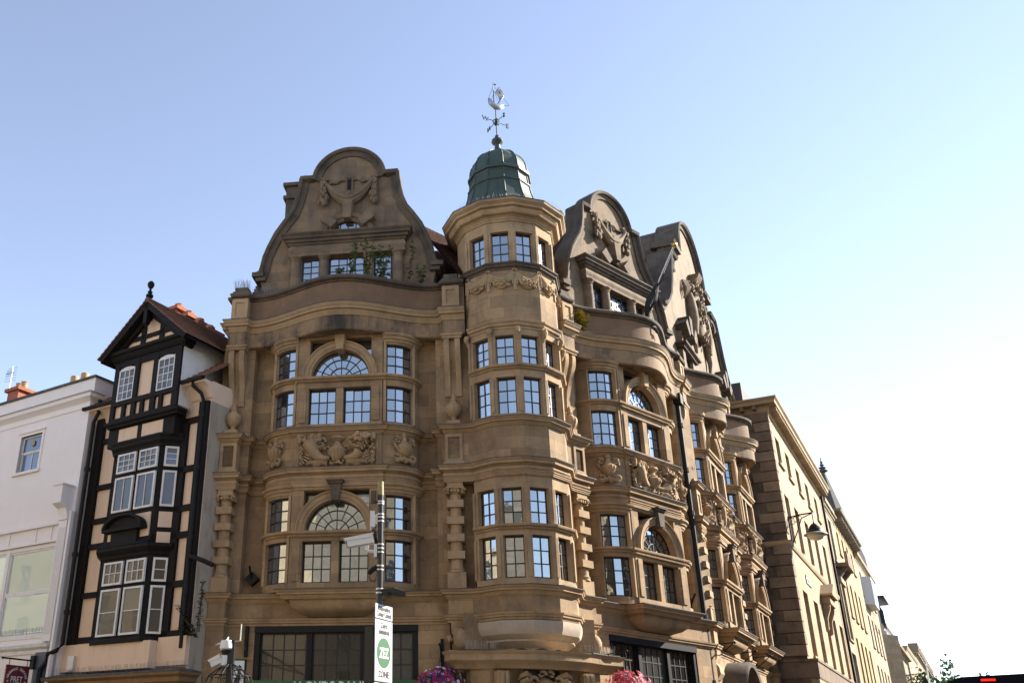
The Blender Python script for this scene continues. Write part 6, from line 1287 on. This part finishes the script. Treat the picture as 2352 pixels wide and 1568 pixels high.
# ------------------------------------------------------------------ dark van at the kerb
d_ = ray(2262, 1535); tv = .44/d_.z; vp_ = d_*tv
VN = Frame(vp_.x, vp_.y, 119); van = tag(empty('parked_van', (vp_.x, vp_.y, 0)), 'dark navy van roof with lit red brake light at the lower right', 'van')
M['navy'] = paint('navy_car_paint', (.010, .012, .018), .75, .1, 0, 3, spec=.0); vl = VN.loc(vp_)
def vx(px): return VN.hit(px, 1558, .33)[0]
xl_ = vx(2166); W_ = 1.85; xc_ = xl_+W_/2
body = []
rimz = VN.hit(2262, 1545, .32)[1]
for o, top in ((.32, rimz), (.22, 2.0), (-.2, 2.03), (-2.5, 2.04), (-3.4, 1.9)):
    body.append([(xl_, o, .35), (xl_, o, 1.1), (xl_, o, 1.72), (xl_+.015, o, top-.03), (xl_+.07, o, top-.012), (xc_, o, top+.012), (xl_+W_-.07, o, top-.012), (xl_+W_-.015, o, top-.03), (xl_+W_, o, 1.72), (xl_+W_, o, 1.1), (xl_+W_, o, .35)])
m = MB(); K_ = 11; m.add([p for r in body for p in r], [(i*K_+k, i*K_+k+1, (i+1)*K_+k+1, (i+1)*K_+k) for i in range(4) for k in range(10)]+[tuple(range(K_)), tuple(range(4*K_, 5*K_))]); m.build('body', M['navy'], van, VN, smooth=40)
m = MB(); m.box(xl_+.15, xl_+W_-.15, .322, .335, 1.15, 1.72); m.build('rear_window', M['glassd'], van, VN, smooth=0)
M['redlamp'] = plain('red_lamp', (.5, .01, .01), .3, 0, (1, .02, .01), .35)
m = MB(); bzz = VN.hit(2268, 1560, .34)[1]; m.box(vx(2252), vx(2286), .31, .345, bzz-.004, bzz+.004); m.build('brake_light', M['redlamp'], van, VN, smooth=0)
m = MB(); m.box(xl_+.03, xl_+.14, .3, .35, 1.2, 1.9); m.build('tail_light', M['redlamp2'] if 'redlamp2' in M else plain('red_lens', (.35, .01, .01), .2), van, VN, smooth=0)
for s_ in (0, 1):
    for o in (-.6, -2.7):
        m = MB(); m.lathe(0, 0, [(.0, -.1), (.33, -.1), (.33, .1), (0, .1)], 20); w_ = m.build('wheel', M['black'], van, VN, xl_+.1+s_*(W_-.2), o, .33); w_.matrix_basis = w_.matrix_basis @ Matrix.Rotation(pi/2, 4, 'Y')
# ------------------------------------------------------------------ trees, mast
def tree(label, px, py, Y, h, r, seed):
    p = at_y(px, py, Y); rnd = random.Random(seed); t = tag(empty('street_tree', (p.x, p.y, 0)), label, 'tree', 'trees at the street end'); f = Frame(p.x, p.y, 90); zt_ = p.z
    m = MB(); m.tube([(0, 0, 0), (.1, 0, zt_*.5), (0, .1, zt_-r*1.0)], [.3, .24, .1], 8)
    for i in range(7): an_ = i*.9; m.tube([(0, 0, zt_*.5+.2*i), (r*.6*cos(an_), r*.6*sin(an_), zt_-r*1.5+.2*i)], [.1, .03], 5)
    m.build('trunk', M['bark'], t, f); m = MB()
    for c in range(46):
        v = Vector((rnd.gauss(0, .5), rnd.gauss(0, .5), rnd.gauss(0, .45))); cc = Vector((v.x*r, v.y*r, zt_-r*1.15+v.z*r))
        for i in range(60):
            q_ = cc+Vector((rnd.gauss(0, .22), rnd.gauss(0, .22), rnd.gauss(0, .18)))*r*.8; s_ = rnd.uniform(.25, .5); a_ = Vector((rnd.gauss(0, 1), rnd.gauss(0, 1), rnd.gauss(0, .6))).normalized()*s_; b_ = Vector((rnd.gauss(0, 1), rnd.gauss(0, 1), rnd.gauss(0, .6))).normalized()*s_*.5
            m.add([tuple(q_), tuple(q_+a_*.5+b_), tuple(q_+a_), tuple(q_+a_*.5-b_)], [(0, 1, 2, 3)])
    m.build('crown', M['treeleaf'], t, f, smooth=0, normals=False)
M['bark'] = paint('bark', (.07, .05, .035), .9, .3, .5); M['treeleaf'] = paint('tree_leaf', (.06, .13, .025), .6, .5, 0, 3)
tree('green tree just left of the van roof, nearer the houses', 2152, 1541, 95, 9, 2.3, 1); tree('green tree rising behind the left edge of the van roof', 2188, 1546, 105, 9, 2.4, 2); tree('small tree half hidden against the far houses', 2130, 1555, 100, 8, 2.0, 3)
b0_, b1_ = at_y(2133, 1560, 80), at_y(2123, 1491, 80); m = MB(); m.tube([(b0_.x, -b0_.y, 0), (b0_.x, -b0_.y, b0_.z), (b1_.x, -b1_.y, b1_.z)], [.09, .06, .03], 6); ma = tag(m.build('lamp_mast', M['steel'], None, WF), 'thin leaning grey mast against the sky at the street end', 'mast')
# ------------------------------------------------------------------ plants growing on the buildings
def sprig(name, label, f, x, o, z, stems, mat, rnd, leaf=.09, parent=None, group=None):
    e = tag(empty(name, f.pt(x, o, z)), label, 'plant', group); ms, ml = MB(), MB()
    for (dx, dz, n) in stems:
        c0 = Vector((x+rnd.uniform(-.04, .04), o+rnd.uniform(-.05, .05), z)); c1 = c0+Vector((dx, rnd.uniform(-.05, .12), dz)); ms.tube([tuple(c0), tuple(c0.lerp(c1, .5)+Vector((dx*.1, 0, .03))), tuple(c1)], [.014, .01, .005], 5)
        for i in range(n):
            t = rnd.uniform(.1, 1); c = c0.lerp(c1, t); an_ = rnd.uniform(0, 6.28); d = Vector((cos(an_), sin(an_)*.8, rnd.uniform(-.2, .5))).normalized(); L_ = leaf*rnd.uniform(.7, 1.4); b = d.cross(Vector((rnd.gauss(0, .4), rnd.gauss(0, .4), 1))).normalized()*L_*.36
            ml.add([tuple(c), tuple(c+d*L_*.45+b), tuple(c+d*L_-Vector((0, 0, L_*.15))), tuple(c+d*L_*.45-b)], [(0, 1, 2, 3)])
    ms.build('stem', M['bark'], e, f); ml.build('foliage', mat, e, f, smooth=0, normals=False); return e
rnd = random.Random(44); lbs = ('shortest leafy seedling left on the left gable balcony', 'leafy shoot before the middle gable window', 'bushy tall shrub between the gable windows', 'leafy shrub before the right gable window', 'tall lone shoot at the right end of the gable balcony', 'low tuft at the far right of the gable balcony')
for i, (px, pt, pb) in enumerate(((778, 612, 634), (808, 556, 632), (845, 545, 630), (880, 560, 628), (937, 548, 632), (970, 600, 634))):
    o = bow_o((px-785)/80, 2.7)-.05; x, zt_ = FL.hit(px, pt, o); zb_ = 14.45; h = zt_-zb_; dense = i in (2, 3)
    sprig('balcony_shrub', lbs[i], FL, x, o, zb_, [(rnd.uniform(-.15, .15)*(2 if dense else 1)+(.12 if i == 4 else 0), h*rnd.uniform(.7, 1.0), 26) for _ in range(5 if dense else 2 if i != 1 else 3)], M['leaf'], rnd, .1, None, 'shrubs on the gable balcony')
x, z = FB.hit(1362, 762, .2); M['fern'] = paint('sunlit_painted_fern', (.34, .28, .03), .6, .5, 0, 9)  # leaf colour raised to carry sunlight that misses the fern here
sprig('parapet_fern', 'fern with orange sunlight painted in its leaves growing on the canted bay cornice', FB, x, bow_o(x, 2.7)+.16, 13.52, [(rnd.uniform(-.28, .28), rnd.uniform(.4, .65), 34) for _ in range(24)], M['fern'], rnd, .09)
iv = [(440, 1352, 458, 1440), (455, 1365, 440, 1455)]
for k, (lb, px, py, dx, dz) in enumerate((('ivy spray arching left over the cream panel', 452, 1455, -.75, .75), ('ivy strands climbing the party wall edge', 456, 1450, .05, 1.35), ('lower ivy spray beside the oriel base', 450, 1462, -.6, .3))):
    x, z = TF.hit(px, py, .15); sprig('ivy', lb, TF, x, .14, z, [(dx*rnd.uniform(.7, 1.1), dz*rnd.uniform(.6, 1.1), 34) for _ in range(3)], M['leafd'], rnd, .09, None, 'ivy beside the timber house')
# roof aerial at the far left
ax_, az0 = WFm.hit(16, 920, -4.6); ae = tag(empty('roof_aerial', WFm.pt(ax_, -4.6, az0)), 'thin television aerial beside the brick chimney at far left', 'aerial'); zt_ = WFm.hit(18, 845, -4.6)[1]
m = MB(); m.tube([(ax_, -4.6, az0-.5), (ax_, -4.6, zt_)], .02, 6); m.build('mast', M['steel'], ae, WFm); m = MB()
for k in range(6): m.tube([(ax_-.32, -4.6+.02*k, zt_-.08-.12*k), (ax_+.32, -4.6, zt_-.1-.12*k)], .007, 4)
for k in range(5): m.tube([(ax_-.2+.1*k, -4.5, zt_-.5), (ax_-.2+.1*k, -4.5, zt_-.2)], .007, 4)
m.tube([(ax_-.25, -4.5, zt_-.35), (ax_+.25, -4.55, zt_-.35)], .015, 5); m.build('elements', M['iron'], ae, WFm)
m = MB(); r0 = WFm.hit(0, 905, -2)[1]; m.tube([(-9.6, -1.5, 12.57), (-9.6, -1.5, 13.3), (-9.2, -3.5, 13.2)], .03, 6); m.tube([(-11.5, -1.5, 13.3), (-9.6, -1.5, 13.3)], .03, 6); m.tube([(-9.6, -1.5, 13.3), (-8.6, -1.5, 12.6)], .025, 6); m.build('roof_rail', M['steel'], wb, WFm)
# bird spikes on the bank's left pier and turret ledges
sp = MB(); rnd = random.Random(12)
for i in range(70): x = -3.12+rnd.uniform(-.24, .24); o = -.2+rnd.uniform(-.4, .02); sp.tube([(x, o, 14.64), (x+rnd.uniform(-.12, .12), o+rnd.uniform(-.08, .08), 14.95)], .003, 3)
for i in range(60): x = -2.6+rnd.uniform(-.35, .5); o = -.4+rnd.uniform(-.2, .1); sp.tube([(x, o, 14.45), (x+rnd.uniform(-.12, .12), o+rnd.uniform(-.08, .08), 14.75)], .003, 3)
sp.build('bird_spikes', M['spike'], bank, FL, smooth=0)['kind'] = 'stuff'
sp = MB()
for s in (-1, 1):
    for i in range(60): x = s*rnd.uniform(1.1, 1.95); o = rnd.uniform(.75, 1.1); sp.tube([(x, o, 4.2), (x+rnd.uniform(-.06, .06), o+rnd.uniform(-.04, .04), 4.4)], .0035, 3)
sp.build('bird_spikes', M['spike'], bank, FT, smooth=0)['kind'] = 'stuff'
